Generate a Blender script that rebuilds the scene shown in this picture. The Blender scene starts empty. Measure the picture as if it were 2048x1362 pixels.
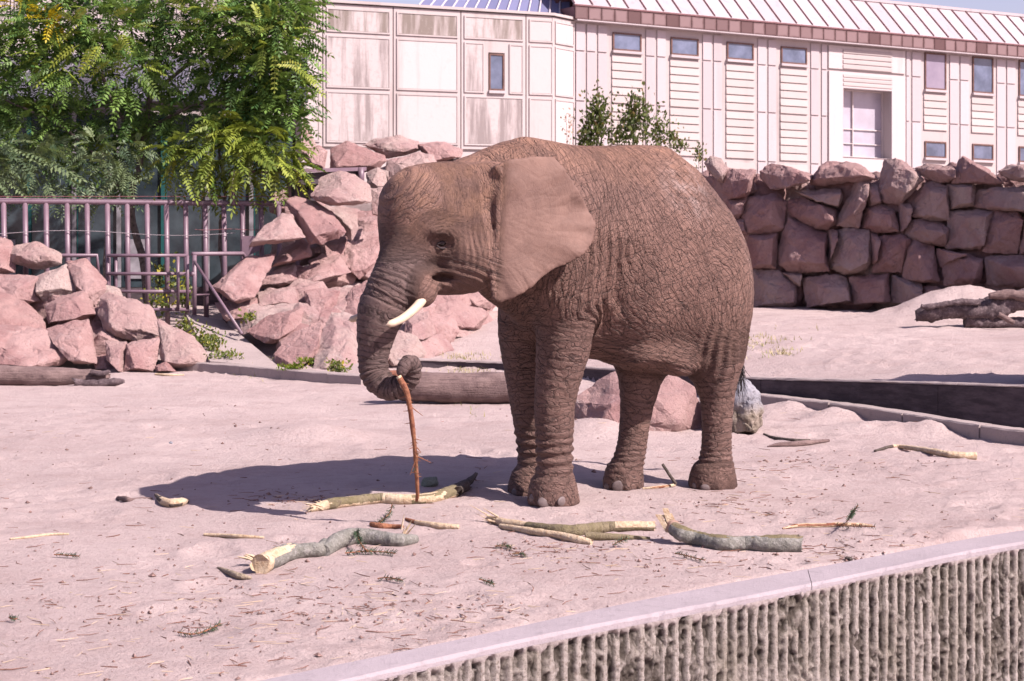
import bpy, bmesh, math, random
import numpy as np
from mathutils import Vector, Matrix, noise as mnoise
from mathutils.bvhtree import BVHTree

random.seed(7); np.random.seed(7)
S = bpy.context.scene
COL = S.collection
# ---------------------------------------------------------------- camera, sky, sun, exposure
F = 3528.0            # focal length in pixels of a 2048 wide picture
HX, HY, H = 1024.0, 430.0, 1.95
EYE = Vector((0, 0, H))
cd = bpy.data.cameras.new('camera'); cam = bpy.data.objects.new('camera', cd); COL.objects.link(cam)
cam.location = (0, 0, H); cam.rotation_euler = (math.pi/2, 0, 0)
cd.sensor_width = 36; cd.lens = 36*F/2048.0; cd.shift_y = (HY-681)/2048.0
cd.clip_start = .1; cd.clip_end = 2000
cd.dof.use_dof = True; cd.dof.focus_distance = 12.0; cd.dof.aperture_fstop = 7.0
S.camera = cam
SUN = Vector((.600, -.385, .701)).normalized()
w = bpy.data.worlds.new('World'); S.world = w; w.use_nodes = True
nt = w.node_tree; nt.nodes.clear()
sky = nt.nodes.new('ShaderNodeTexSky'); sky.sky_type = 'NISHITA'; sky.sun_disc = False
sky.sun_elevation = math.asin(SUN.z); sky.sun_rotation = math.atan2(SUN.x, SUN.y)
sky.air_density = 1.0; sky.dust_density = 1.5; sky.ozone_density = 1.0
mx = nt.nodes.new('ShaderNodeMix'); mx.data_type = 'RGBA'; mx.blend_type = 'MULTIPLY'
mx.inputs[0].default_value = 1; mx.inputs[7].default_value = (1.22, .94, 1.10, 1)
bg = nt.nodes.new('ShaderNodeBackground'); bg.inputs[1].default_value = .074
wo = nt.nodes.new('ShaderNodeOutputWorld')
nt.links.new(sky.outputs[0], mx.inputs[6]); nt.links.new(mx.outputs[2], bg.inputs[0]); nt.links.new(bg.outputs[0], wo.inputs[0])
sd = bpy.data.lights.new('sun', 'SUN'); sd.energy = 4.8; sd.angle = math.radians(.53); sd.color = (1.0, .885, .85)
so = bpy.data.objects.new('sun', sd); COL.objects.link(so)
so.rotation_euler = SUN.to_track_quat('Z', 'Y').to_euler(); so.location = (8, -6, 12)
S.view_settings.view_transform = 'Standard'; S.view_settings.look = 'None'
S.view_settings.exposure = 1.05; S.view_settings.gamma = 1; S.view_settings.use_curve_mapping = False

# ---------------------------------------------------------------- helpers
def at(px, py, d):
    """point seen at pixel (px,py) of the photograph at distance d"""
    return Vector(((px-HX)/F*d, d, H+(HY-py)/F*d))
def ground_d(py, z=0.0):
    return (H-z)*F/(py-HY)
def on(px, py, z=0.0):
    d = ground_d(py, z); return Vector(((px-HX)/F*d, d, z))

def tag(o, label=None, cat=None, group=None, kind=None):
    if label: o['label'] = label
    if cat: o['category'] = cat
    if group: o['group'] = group
    if kind: o['kind'] = kind
    return o
def empty(name, loc=(0, 0, 0)):
    o = bpy.data.objects.new(name, None); COL.objects.link(o); o.location = loc; o.empty_display_size = .1; return o
def link(me, name, mat=None, parent=None):
    o = bpy.data.objects.new(name, me); COL.objects.link(o)
    if mat is not None and not me.materials:
        for m in (mat if isinstance(mat, (list, tuple)) else [mat]): me.materials.append(m)
    if parent is not None:
        o.parent = parent
        if parent.parent is None: o.matrix_parent_inverse = Matrix.Translation(-Vector(parent.location))
    return o
def mesh(name, vs, fs, mat=None, parent=None, smooth=False):
    me = bpy.data.meshes.new(name)
    if isinstance(vs, np.ndarray) and isinstance(fs, np.ndarray):
        nv, (nf, k) = len(vs), fs.shape
        me.vertices.add(nv); me.vertices.foreach_set('co', np.ascontiguousarray(vs, dtype=np.float32).ravel())
        me.loops.add(nf*k); me.loops.foreach_set('vertex_index', np.ascontiguousarray(fs, dtype=np.int32).ravel())
        me.polygons.add(nf); me.polygons.foreach_set('loop_start', np.arange(0, nf*k, k, dtype=np.int32))
        me.update(calc_edges=True); me.validate()
    else:
        me.from_pydata([tuple(v) for v in vs], [], [tuple(f) for f in fs]); me.update()
    if smooth: me.polygons.foreach_set('use_smooth', [True]*len(me.polygons))
    return link(me, name, mat, parent)
class MB:
    def __init__(s): s.v = []; s.f = []
    def add(s, vs, fs):
        b = len(s.v); s.v += [tuple(v) for v in vs]; s.f += [tuple(i+b for i in f) for f in fs]
    def box(s, o, ax, ay, az):
        """box from corner o with edge vectors"""
        o, ax, ay, az = map(Vector, (o, ax, ay, az))
        v = [o, o+ax, o+ax+ay, o+ay, o+az, o+ax+az, o+ax+ay+az, o+ay+az]
        f = [(0, 3, 2, 1), (4, 5, 6, 7), (0, 1, 5, 4), (1, 2, 6, 5), (2, 3, 7, 6), (3, 0, 4, 7)]
        if ax.cross(ay).dot(az) < 0: f = [tuple(reversed(q)) for q in f]
        s.add(v, f)
    def tube(s, pts, rs, n=8, cap=True, flat=1.0):
        pts = [Vector(p) for p in pts]
        if not isinstance(rs, (list, tuple)): rs = [rs]*len(pts)
        rings = []; up = None
        for i, p in enumerate(pts):
            t = (pts[min(i+1, len(pts)-1)]-pts[max(i-1, 0)]).normalized()
            if up is None:
                up = Vector((0, 0, 1)) if abs(t.z) < .9 else Vector((1, 0, 0))
            a = t.cross(up).normalized(); b = a.cross(t).normalized(); up = b
            rings.append([p+(a*math.cos(2*math.pi*k/n)+b*math.sin(2*math.pi*k/n)*flat)*rs[i] for k in range(n)])
        vs = [v for r in rings for v in r]; fs = []
        for i in range(len(pts)-1):
            for k in range(n):
                fs.append((i*n+k, i*n+(k+1) % n, (i+1)*n+(k+1) % n, (i+1)*n+k))
        if cap:
            fs.append(tuple(range(n-1, -1, -1))); fs.append(tuple(range((len(pts)-1)*n, len(pts)*n)))
        s.add(vs, fs)
    def build(s, name, mat, parent=None, smooth=False):
        return mesh(name, s.v, s.f, mat, parent, smooth)

# numpy noise -------------------------------------------------
def hsh(i, j, k, s=0):
    h = (i.astype(np.int64)*374761393+j.astype(np.int64)*668265263+k.astype(np.int64)*2147483647+s*974634777) & 0xffffffff
    h = ((h ^ (h >> 13))*1274126177) & 0xffffffff
    h = (h ^ (h >> 16))*2246822519 & 0xffffffff
    return ((h ^ (h >> 15)) & 0xffffff)/float(0xffffff)
def vnoise(p, s=0):
    """value noise in -1..1 for points (n,3)"""
    i = np.floor(p).astype(np.int64); f = p-i; f = f*f*(3-2*f); r = 0
    for a in (0, 1):
        for b in (0, 1):
            for c in (0, 1):
                wgt = (f[:, 0] if a else 1-f[:, 0])*(f[:, 1] if b else 1-f[:, 1])*(f[:, 2] if c else 1-f[:, 2])
                r = r+wgt*hsh(i[:, 0]+a, i[:, 1]+b, i[:, 2]+c, s)
    return r*2-1
def fbm(p, o=4, s=0):
    r = 0; a = 1; t = 0
    for k in range(o):
        r = r+a*vnoise(p*(2.03**k)+k*17.3, s+k); t += a; a *= .5
    return r/t
def voro(p, s=0):
    """F2-F1 of a jittered cell pattern"""
    i = np.floor(p).astype(np.int64); f1 = np.full(len(p), 9.); f2 = np.full(len(p), 9.)
    for a in (-1, 0, 1):
        for b in (-1, 0, 1):
            for c in (-1, 0, 1):
                I, J, K = i[:, 0]+a, i[:, 1]+b, i[:, 2]+c
                d = np.sqrt((I+hsh(I, J, K, s)-p[:, 0])**2+(J+hsh(I, J, K, s+1)-p[:, 1])**2+(K+hsh(I, J, K, s+2)-p[:, 2])**2)
                m = d < f1; f2 = np.where(m, f1, np.minimum(f2, d)); f1 = np.where(m, d, f1)
    return f2-f1

# material helper ---------------------------------------------
K_ALB = .78      # common reflectance scale of the whole place
class Mat:
    def __init__(s, name, rough=.85, spec=.3):
        s.m = bpy.data.materials.new(name); s.m.use_nodes = True; s.t = s.m.node_tree; s.t.nodes.clear()
        s.b = s.n('ShaderNodeBsdfPrincipled'); s.o = s.n('ShaderNodeOutputMaterial'); s.l(s.b.outputs[0], s.o.inputs[0])
        s.b.inputs['Roughness'].default_value = rough; s.b.inputs['Specular IOR Level'].default_value = spec
        s.tc = s.n('ShaderNodeTexCoord')
    def n(s, t, **k):
        x = s.t.nodes.new(t)
        for a, v in k.items(): setattr(x, a, v)
        return x
    def l(s, a, b): s.t.links.new(a, b)
    def put(s, sock, v):
        if hasattr(v, 'links') or hasattr(v, 'is_linked'): s.l(v, sock)
        else:
            if isinstance(v, (tuple, list)) and len(v) == 3 and sock.type == 'RGBA': v = tuple(v)+(1,)
            sock.default_value = v
    def map(s, vec, sc=(1, 1, 1), rot=(0, 0, 0), loc=(0, 0, 0)):
        x = s.n('ShaderNodeMapping'); s.put(x.inputs[0], vec); x.inputs[1].default_value = loc
        x.inputs[2].default_value = rot; x.inputs[3].default_value = sc; return x.outputs[0]
    def noise(s, vec, sc, det=4, rough=.55, dist=0):
        x = s.n('ShaderNodeTexNoise'); s.put(x.inputs['Vector'], vec); x.inputs['Scale'].default_value = sc
        x.inputs['Detail'].default_value = det; x.inputs['Roughness'].default_value = rough; x.inputs['Distortion'].default_value = dist
        return x.outputs['Fac']
    def noisec(s, vec, sc, det=2):
        x = s.n('ShaderNodeTexNoise'); s.put(x.inputs['Vector'], vec); x.inputs['Scale'].default_value = sc
        x.inputs['Detail'].default_value = det; return x.outputs['Color']
    def voro(s, vec, sc, feat='DISTANCE_TO_EDGE', rnd=1.0):
        x = s.n('ShaderNodeTexVoronoi', feature=feat); s.put(x.inputs['Vector'], vec); x.inputs['Scale'].default_value = sc
        x.inputs['Randomness'].default_value = rnd; return x.outputs['Distance']
    def ramp(s, fac, a, b, lo=0.0, hi=1.0):
        x = s.n('ShaderNodeMapRange'); s.put(x.inputs[0], fac); x.inputs[1].default_value = a; x.inputs[2].default_value = b
        x.inputs[3].default_value = lo; x.inputs[4].default_value = hi; return x.outputs[0]
    def mix(s, fac, a, b, mode='MIX'):
        x = s.n('ShaderNodeMix', data_type='RGBA', blend_type=mode); s.put(x.inputs[0], fac); s.put(x.inputs[6], a); s.put(x.inputs[7], b); return x.outputs[2]
    def math(s, op, a, b=0.0, c=0.0):
        x = s.n('ShaderNodeMath', operation=op); s.put(x.inputs[0], a); s.put(x.inputs[1], b); s.put(x.inputs[2], c); return x.outputs[0]
    def vadd(s, a, b, sc):
        y = s.n('ShaderNodeVectorMath', operation='SCALE'); s.put(y.inputs[0], b); y.inputs['Scale'].default_value = sc
        x = s.n('ShaderNodeVectorMath', operation='ADD'); s.put(x.inputs[0], a); s.l(y.outputs[0], x.inputs[1]); return x.outputs[0]
    def attr(s, name):
        x = s.n('ShaderNodeAttribute', attribute_name=name); return x
    def bump(s, h, dist, strength=1.0, prev=None):
        x = s.n('ShaderNodeBump'); s.put(x.inputs['Height'], h); x.inputs['Distance'].default_value = dist; s.put(x.inputs['Strength'], strength)
        if prev is not None: s.l(prev, x.inputs['Normal'])
        return x.outputs[0]
    def rnd(s): return s.n('ShaderNodeObjectInfo').outputs['Random']
    def done(s, col, normal=None):
        s.put(s.b.inputs['Base Color'], s.mix(1.0, col, (K_ALB, K_ALB, K_ALB), 'MULTIPLY'))
        if normal is not None: s.l(normal, s.b.inputs['Normal'])
        return s.m
def plain(name, col, rough=.7, spec=.3, var=.12, sc=8, bump=.0, metal=0):
    M = Mat(name, rough, spec); v = M.tc.outputs['Object']; f = M.noise(v, sc, 4)
    c2 = tuple(max(0, c*(1-var*2)) for c in col); c1 = tuple(min(1, c*(1+var)) for c in col)
    M.b.inputs['Metallic'].default_value = metal
    return M.done(M.mix(M.ramp(f, .3, .7), c2, c1), M.bump(f, bump) if bump else None)
# ================================================================ materials of the place
def sand_material():
    M = Mat('sand', .95, .15); v = M.tc.outputs['Object']
    n1 = M.noise(v, .55, 6, .6); n2 = M.noise(v, 3.2, 6, .65); n3 = M.noise(v, 24, 5, .7); n4 = M.noise(v, 110, 4, .7)
    c = M.mix(M.ramp(n1, .32, .66), (.515, .407, .388), (.61, .492, .468))
    c = M.mix(M.ramp(n2, .52, .72, 0, .30), c, (.38, .275, .265))
    c = M.mix(M.ramp(n3, .56, .74, 0, .26), c, (.30, .205, .19))
    c = M.mix(M.ramp(n4, .60, .78, 0, .20), c, (.20, .13, .12))
    c = M.mix(M.ramp(n3, .30, .42, .22, 0), c, (.60, .49, .46))
    n7 = M.noise(M.map(v, (1, 1.5, 1)), 1.7, 4, .6); c = M.mix(M.ramp(n7, .50, .66, 0, .30), c, (.40, .29, .27)); n5 = M.noise(v, 52, 5, .78); c = M.mix(M.ramp(n5, .60, .66, 0, .6), c, (.25, .165, .155)); c = M.mix(M.ramp(n5, .30, .40, .3, 0), c, (.62, .53, .51)); n6 = M.noise(M.map(v, (1, 1.6, 1)), 8.5, 6, .75); c = M.mix(M.ramp(n6, .54, .66, 0, .42), c, (.36, .26, .245))
    vo = M.voro(M.vadd(v, M.noisec(v, 6, 3), .12), 5.5); vo2 = M.voro(M.vadd(v, M.noisec(v, 18, 3), .05), 17)
    b = M.bump(n2, .04, .35); b = M.bump(M.ramp(vo2, 0, .3), .007, .18, b)
    b = M.bump(n6, .03, .6, b); b = M.bump(n3, .030, .8, b); b = M.bump(n5, .015, .8, b); b = M.bump(n4, .007, .6, b)
    return M.done(c, b)
def rock_material(name='red_granite', k=1.0):
    M = Mat(name, .85, .25); v = M.tc.outputs['Object']; r = M.rnd()
    w_ = M.n('ShaderNodeVectorMath', operation='ADD'); M.l(v, w_.inputs[0]); cx = M.n('ShaderNodeCombineXYZ'); M.l(M.math('MULTIPLY', r, 37.0), cx.inputs[0]); M.l(M.math('MULTIPLY', r, 91.0), cx.inputs[2]); M.l(cx.outputs[0], w_.inputs[1]); v2 = w_.outputs[0]
    n1 = M.noise(v2, 1.6, 6, .62); n2 = M.noise(v2, 9, 6, .7); n3 = M.noise(v2, 46, 4, .75); r2 = M.math('FRACT', M.math('MULTIPLY', r, 7.13))
    a = M.mix(r, (.405, .262, .232), (.52, .365, .33)); a = M.mix(M.ramp(r2, .45, .95, 0, .75), a, (.52, .44, .38))
    a = M.mix(M.ramp(n1, .40, .68), a, M.mix(r2, (.33, .180, .165), (.43, .285, .265)))
    a = M.mix(M.ramp(n2, .55, .75, 0, .5), a, (.27, .165, .16)); a = M.mix(M.ramp(n2, .28, .42, .5, 0), a, (.60, .47, .44))
    a = M.mix(M.ramp(n3, .60, .72, 0, .55), a, (.56, .46, .43)); a = M.mix(M.ramp(n3, .25, .38, .45, 0), a, (.15, .085, .08))
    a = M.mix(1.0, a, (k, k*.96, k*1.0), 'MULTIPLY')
    lic = M.math('MULTIPLY', M.ramp(M.noise(M.map(v2, loc=(9, 3, 1)), 2.2, 5, .7), .60, .68), M.ramp(n3, .45, .58))
    a = M.mix(M.math('MULTIPLY', lic, .55), a, (.50, .45, .42))
    b = M.bump(n1, .10, .6); b = M.bump(n2, .05, .8, b); b = M.bump(n3, .022, 1.0, b); b = M.bump(M.noise(v2, 120, 3, .8), .008, .8, b)
    b = M.bump(M.ramp(M.voro(M.vadd(v2, M.noisec(v2, 3, 3), .3), 2.1), 0, .03), .015, .3, b)
    return M.done(a, b)
def concrete(name, col, dark=(.12, .10, .10), moss=0.0, sc=1.0):
    M = Mat(name, .9, .2); v = M.tc.outputs['Object']
    n1 = M.noise(v, 1.3*sc, 6, .65); n2 = M.noise(v, 14*sc, 6, .7); n3 = M.noise(v, 90, 4, .7)
    c = M.mix(M.ramp(n1, .42, .70, 0, .6), col, tuple(x*.72 for x in col)); c = M.mix(M.ramp(n2, .55, .75, 0, .6), c, tuple(x*.6 for x in col)); c = M.mix(M.ramp(n3, .56, .7, 0, .4), c, dark)
    if moss: c = M.mix(M.ramp(M.noise(M.map(v, (.6, .6, 2.4)), 5, 6, .7), .38, .6, 0, moss), c, dark)  # only adds blotches of the dark tone
    b = M.bump(n2, .012, .7); b = M.bump(n3, .004, .7, b)
    return M.done(c, b)
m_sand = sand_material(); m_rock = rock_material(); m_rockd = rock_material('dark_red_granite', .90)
m_kerb = concrete('kerb_concrete', (.40, .33, .315)); m_dark = concrete('dark_shade_concrete', (.115, .09, .10), (.04, .032, .038), .75)  # retaining wall's shade is painted in as the dark concrete tone

# ================================================================ ground
def pl(x, P, c=1):
    P = np.array(P); return np.interp(x, P[:, 0], P[:, c])
RET = [(-1.62, 22.6, .10), (-.15, 22.1, .09), (1.1, 20.4, .16), (2.42, 18.35, .25), (3.5, 17.1, .33), (4.6, 15.9, .40), (6.0, 15.0, .42), (9, 15.6, .42), (16, 19, .42)]
KL = [(-6.2, 22.7), (-4.15, 22.05), (-3.1, 21.3), (-2.3, 20.6), (-1.72, 20.15)]
LINE = [(-30, 26), (-9, 23.6), (-6.2, 22.8), (-4.15, 22.15), (-3.1, 21.40), (-2.3, 20.70), (-1.72, 20.25), (-1.62, 22.67)]+[(a, b+.07) for a, b, c in RET[1:]]+[(60, 24)]
LTOP = [(-30, .05), (-6.2, .06), (-4.15, .08), (-2.3, .05), (-1.62, .08), (-.15, .07), (1.1, .14), (2.42, .23), (3.5, .31), (4.6, .38), (60, .40)]
MI = [(-14, -5.0), (-7.0, 1.4), (-4.0, 4.45), (-2.2, 6.25), (-1.01, 7.38), (-.056, 8.23), (1.09, 9.25), (2.1, 10.05), (3.15, 10.85), (5.0, 12.1), (9, 14.3), (22, 20)]
MO = [(-14, -5.4), (-7.0, 1.0), (-4.0, 4.08), (-2.15, 5.95), (-.90, 7.17), (-.054, 7.97), (1.056, 8.86), (2.05, 9.68), (3.04, 10.47), (4.95, 11.75), (9, 13.95), (22, 19.6)]
def sstep(t): t = np.clip(t, 0, 1); return t*t*(3-2*t)
_fr = np.random.default_rng(21)
_fp = np.stack([_fr.uniform(-4.5, 5.5, 110), 7.6+_fr.uniform(0, 1, 110)**1.2*13, _fr.uniform(.09, .2, 110), _fr.uniform(.018, .040, 110)], 1)
def prints(x, y):
    z = 0
    for a, b, r, h in _fp:
        d = np.sqrt((x-a)**2+((y-b))**2)/r; z = z+np.where(d < 2, -h*np.exp(-(d*1.15)**4)+h*.55*np.exp(-((d-1.15)/.22)**2), 0)
    return z
def terrain(x, y):
    x = np.asarray(x, float); y = np.asarray(y, float); s = y-pl(x, LINE); zt = pl(x, LTOP)
    z = zt*sstep((s+.02)/.10)+(.45-zt)*sstep((s-.3)/4.5)
    # bank under the boulders
    yb = np.interp(x, [-4.3, -3.4, -2.4, -1.2, -.1, 3, 3.9, 7.4, 11, 20], [29, 26.0, 23.2, 23.7, 27.6, 28.8, 29.7, 26.3, 23, 20])
    wd = np.interp(x, [-3, -.1, 2, 3.6], [8.5, 6.5, 4, 1.0]); tz = np.interp(x, [0, 3.6], [1.75, 1.25])
    z = z+tz*np.clip((y-yb)/wd, 0, 1)*sstep((x+4.2)/.9)+np.interp(x, [0, 3.6], [0, .35])*sstep((y-yb-1.5)/5)
    # mound by the driftwood, low hummocks
    z = z+.42*np.exp(-((x-6.6)/np.where(x < 6.6, 1.05, .7))**2-((y-25.2)/.7)**2)+.12*np.exp(-((x-6.2)/1.0)**2-((y-24.8)/.8)**2)
    z = z+.13*np.exp(-((x+1.75)/.5)**2-((y-15.3)/.45)**2)+.05*np.exp(-((x+3.2)/1.2)**2-((y-15.8)/.6)**2)
    z = z+.05*np.exp(-((x-2.7)/.7)**2-((y-10.6)/.28)**2)+.07*np.exp(-((x-3.35)/.45)**2-((y-16.0)/.35)**2)+.05*np.exp(-((x-.55)/.3)**2-((y-16)/.3)**2)+.10*np.exp(-((x-2.75)/.30)**2-((y-17.5)/.25)**2)+.11*np.exp(-((x-3.1)/.25)**2-((y-16.9)/.22)**2)+.09*np.exp(-((x-3.75)/.2)**2-((y-15.75)/.2)**2)+.12*np.exp(-((x-.75)/.35)**2-((y-15.7)/.3)**2)
    p = np.stack([x.ravel(), y.ravel(), x.ravel()*0], 1)
    n = .030*fbm(p*.7, 3, 5)+.018*fbm(p*2.7, 3, 15)
    rough = np.clip(fbm(p*.9, 2, 61)*1.6+.25, 0, 1)
    rough = np.maximum(rough, np.exp(-((p[:, 1]-pl(p[:, 0], LINE)+1.0)/.9)**2)); rough = np.maximum(rough, np.exp(-((p[:, 0]-2.6)/1.4)**2-((p[:, 1]-10.6)/.8)**2)); rough = np.maximum(rough, .9*np.exp(-((p[:, 0]+.9)/1.2)**2-((p[:, 1]-8.4)/.7)**2))
    n2 = .030*fbm(p*8, 3, 25)*(.15+rough)+.035*np.clip(fbm(p*4.2, 3, 27), 0, 1)*rough+.012*np.clip(fbm(p*19, 2, 35)-.12, 0, 1)*rough*1.6
    pr = voro(p*2.2, 41); n3 = -.014*(1-np.clip(np.abs(pr-.25)/.12, 0, 1))*rough
    n = n+(prints(p[:, 0], p[:, 1]) if len(p) > 50 or True else 0)+.012*fbm(np.stack([p[:, 0]*.8+p[:, 1]*.5, p[:, 1]*3.2-p[:, 0]*1.4, p[:, 0]*0], 1), 3, 83)
    flat = np.clip((s-1.0)/1.0, 0, 1)*.4+.6
    n = (n+n2+n3)
    return z+n.reshape(x.shape)*flat
def crom(P, n=8):
    P = [Vector(p) for p in P]; out = []
    for i in range(len(P)-1):
        p0, p1, p2, p3 = P[max(i-1, 0)], P[i], P[i+1], P[min(i+2, len(P)-1)]
        for k in range(n):
            t = k/n; out.append(.5*((2*p1)+(-p0+p2)*t+(2*p0-5*p1+4*p2-p3)*t*t+(-p0+3*p1-3*p2+p3)*t**3))
    out.append(P[-1]); return out
def build_sand():
    ys = [4.2]
    while ys[-1] < 62: ys.append(ys[-1]*1.0048)
    ys = np.array(ys); rs = np.linspace(-.62, .62, 400); Y, R = np.meshgrid(ys, rs, indexing='ij'); X = R*Y
    Z = terrain(X, Y); V = np.stack([X.ravel(), Y.ravel(), Z.ravel()], 1); ny, nx = X.shape
    i = np.arange(ny*nx).reshape(ny, nx); Q = np.stack([i[:-1, :-1], i[:-1, 1:], i[1:, 1:], i[1:, :-1]], -1).reshape(-1, 4)
    mc = crom([(a, b, 0) for a, b in MI], 24); lim = np.interp(V[:, 0], [q.x for q in mc], [q.y for q in mc]); V[:, 2] -= .07*np.clip((lim+.05-V[:, 1])/.05, 0, 1); ok = (V[:, 1] > lim-.16)[Q].all(1); Q = Q[ok]
    u, inv = np.unique(Q, return_inverse=True); return V[u], inv.reshape(-1, 4)
V, Q = build_sand()
SAND = mesh('sand_ground', V, Q, m_sand, None, True); tag(SAND, kind='structure')
_tz = lambda x, y: float(terrain(np.array([x]), np.array([y]))[0])
def gz(x, y): return _tz(x, y)
def ondirt(px, py, lift=0.0):
    z = 0
    for _ in range(12):
        p = on(px, py, z); z = .5*z+.5*(gz(p.x, p.y)+lift)
    return on(px, py, z)
gr = mesh('ground', [(-900, -900, -1.95), (900, -900, -1.95), (900, 1500, -1.95), (-900, 1500, -1.95)], [(0, 1, 2, 3)], m_sand); tag(gr, kind='structure')

# ---------------------------------------------------------------- kerbs
def strip_segments(parent, pts, width, top, depth, name, mat, seglen, gap=.012, seed=0):
    """straight concrete lengths laid end to end along a line; top(i)->z, back side is to the left of travel"""
    r = random.Random(seed); L = [0]
    for a, b in zip(pts, pts[1:]): L.append(L[-1]+(b-a).length)
    tot = L[-1]
    def pos(s):
        s = max(0, min(tot, s))
        for i in range(len(L)-1):
            if L[i+1] >= s-1e-9: t = (s-L[i])/(L[i+1]-L[i]+1e-9); return pts[i].lerp(pts[i+1], t)
        return pts[-1]
    s = 0
    while s < tot-.1:
        e = min(tot, s+seglen*r.uniform(.95, 1.05)); n = max(2, int((e-s)/.08)+1); V_ = []; Fq = []
        for k in range(n):
            q = s+(e-s-gap)*k/(n-1); p = pos(q); d = (pos(q+.02)-pos(q-.02)); d.z = 0; d.normalize(); bk = Vector((-d.y, d.x, 0)); z = top(p)
            j = lambda a=.003: r.uniform(-a, a)
            prof = [(0+j(), -depth), (0+j(.004), -.012+j(.004)), (.012+j(.004), j(.003)), (width-.012, j(.003)), (width, -.012), (width, -depth)]
            V_ += [Vector((p.x, p.y, z+b))+bk*a for a, b in prof]
        for k in range(n-1):
            for m in range(5): Fq.append((k*6+m, (k+1)*6+m, (k+1)*6+m+1, k*6+m+1))
        Fq.append(tuple(range(5, -1, -1))); Fq.append(tuple((n-1)*6+m for m in range(6)))
        mesh(name, V_, Fq, mat, parent); s = e
ret = empty('retaining_wall', (2.42, 18.35, 0)); tag(ret, 'long concrete kerb wall painted dark for its shade, holding up the upper sand level behind the elephant', 'wall')
rp = crom([(a, b, c) for a, b, c in RET], 6)
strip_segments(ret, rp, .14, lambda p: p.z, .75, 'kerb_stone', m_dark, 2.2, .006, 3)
# pale top faces, left clear of the painted shade
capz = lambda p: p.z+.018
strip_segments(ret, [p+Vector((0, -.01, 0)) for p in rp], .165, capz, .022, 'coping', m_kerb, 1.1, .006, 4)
lk = empty('low_kerb', (3.3, 16.5, 0)); tag(lk, 'low pale concrete kerb half buried in sand in front of the dark kerb wall at right', 'kerb')
strip_segments(lk, crom([(2.45, 18.0, 0), (2.75, 17.6, 0), (3.34, 16.75, 0), (4.03, 15.38, 0), (4.30, 14.95, 0), (5.0, 14.2, 0), (6.5, 13.9, 0), (10, 15, 0)], 6), .17, lambda p: .125, .5, 'kerb_stone', m_kerb, 1.05, .02, 5)
kl = empty('left_kerb', (-4.15, 22.05, 0)); tag(kl, 'low concrete kerb along the sand below the gate and weeds at left', 'kerb')
strip_segments(kl, crom([(a, b, 0) for a, b in KL], 6), .18, lambda p: .115, .5, 'kerb_stone', m_kerb, 1.6, .01, 6)
# concrete ramp below the gate
rmp = MB()
a, b, c, d = at(372, 628, 24.3), at(446, 640, 24.2), at(560, 735, 21.7), at(420, 722, 21.9)
rmp.add([a, b, c, d, a-Vector((0, 0, .5)), b-Vector((0, 0, .5)), c-Vector((0, 0, .5)), d-Vector((0, 0, .5))], [(3, 2, 1, 0), (4, 5, 6, 7), (2, 3, 7, 6), (1, 2, 6, 5), (0, 1, 5, 4), (3, 0, 4, 7)])
rm = rmp.build('concrete_ramp', m_kerb); tag(rm, 'sloping concrete slab running down from the small gate between the boulder heaps', 'ramp')

# ---------------------------------------------------------------- ribbed moat wall in front
def wall_material():
    M = Mat('broken_rib_concrete', .93, .2); v = M.tc.outputs['Object']; rec = M.attr('hollow').outputs['Fac']; lip = M.attr('lip').outputs['Fac']
    n1 = M.noise(v, 48, 6, .8); n2 = M.noise(v, 3, 5, .6); n3 = M.noise(v, 130, 3, .7)
    c = M.mix(M.ramp(n1, .40, .60), (.25, .215, .185), (.68, .61, .57)); c = M.mix(M.ramp(n2, .45, .7, 0, .45), c, (.185, .165, .105))
    ag = M.n('ShaderNodeTexVoronoi', feature='F1'); M.l(v, ag.inputs['Vector']); ag.inputs['Scale'].default_value = 48
    sp = M.math('MULTIPLY', M.ramp(ag.outputs['Distance'], .34, .22), M.ramp(M.noise(v, 30, 1), .45, .55))
    sepc = M.n('ShaderNodeSeparateColor'); M.l(ag.outputs['Color'], sepc.inputs[0]); c = M.mix(M.math('MULTIPLY', sp, .75), c, M.mix(sepc.outputs[0], (.22, .16, .14), (.56, .48, .42)))
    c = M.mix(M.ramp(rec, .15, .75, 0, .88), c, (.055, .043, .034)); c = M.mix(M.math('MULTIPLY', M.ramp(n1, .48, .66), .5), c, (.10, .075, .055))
    c = M.mix(lip, c, (.47, .40, .385))
    b = M.bump(n1, .016, 1); b = M.bump(n3, .005, .8, b); return M.done(c, b)
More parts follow.
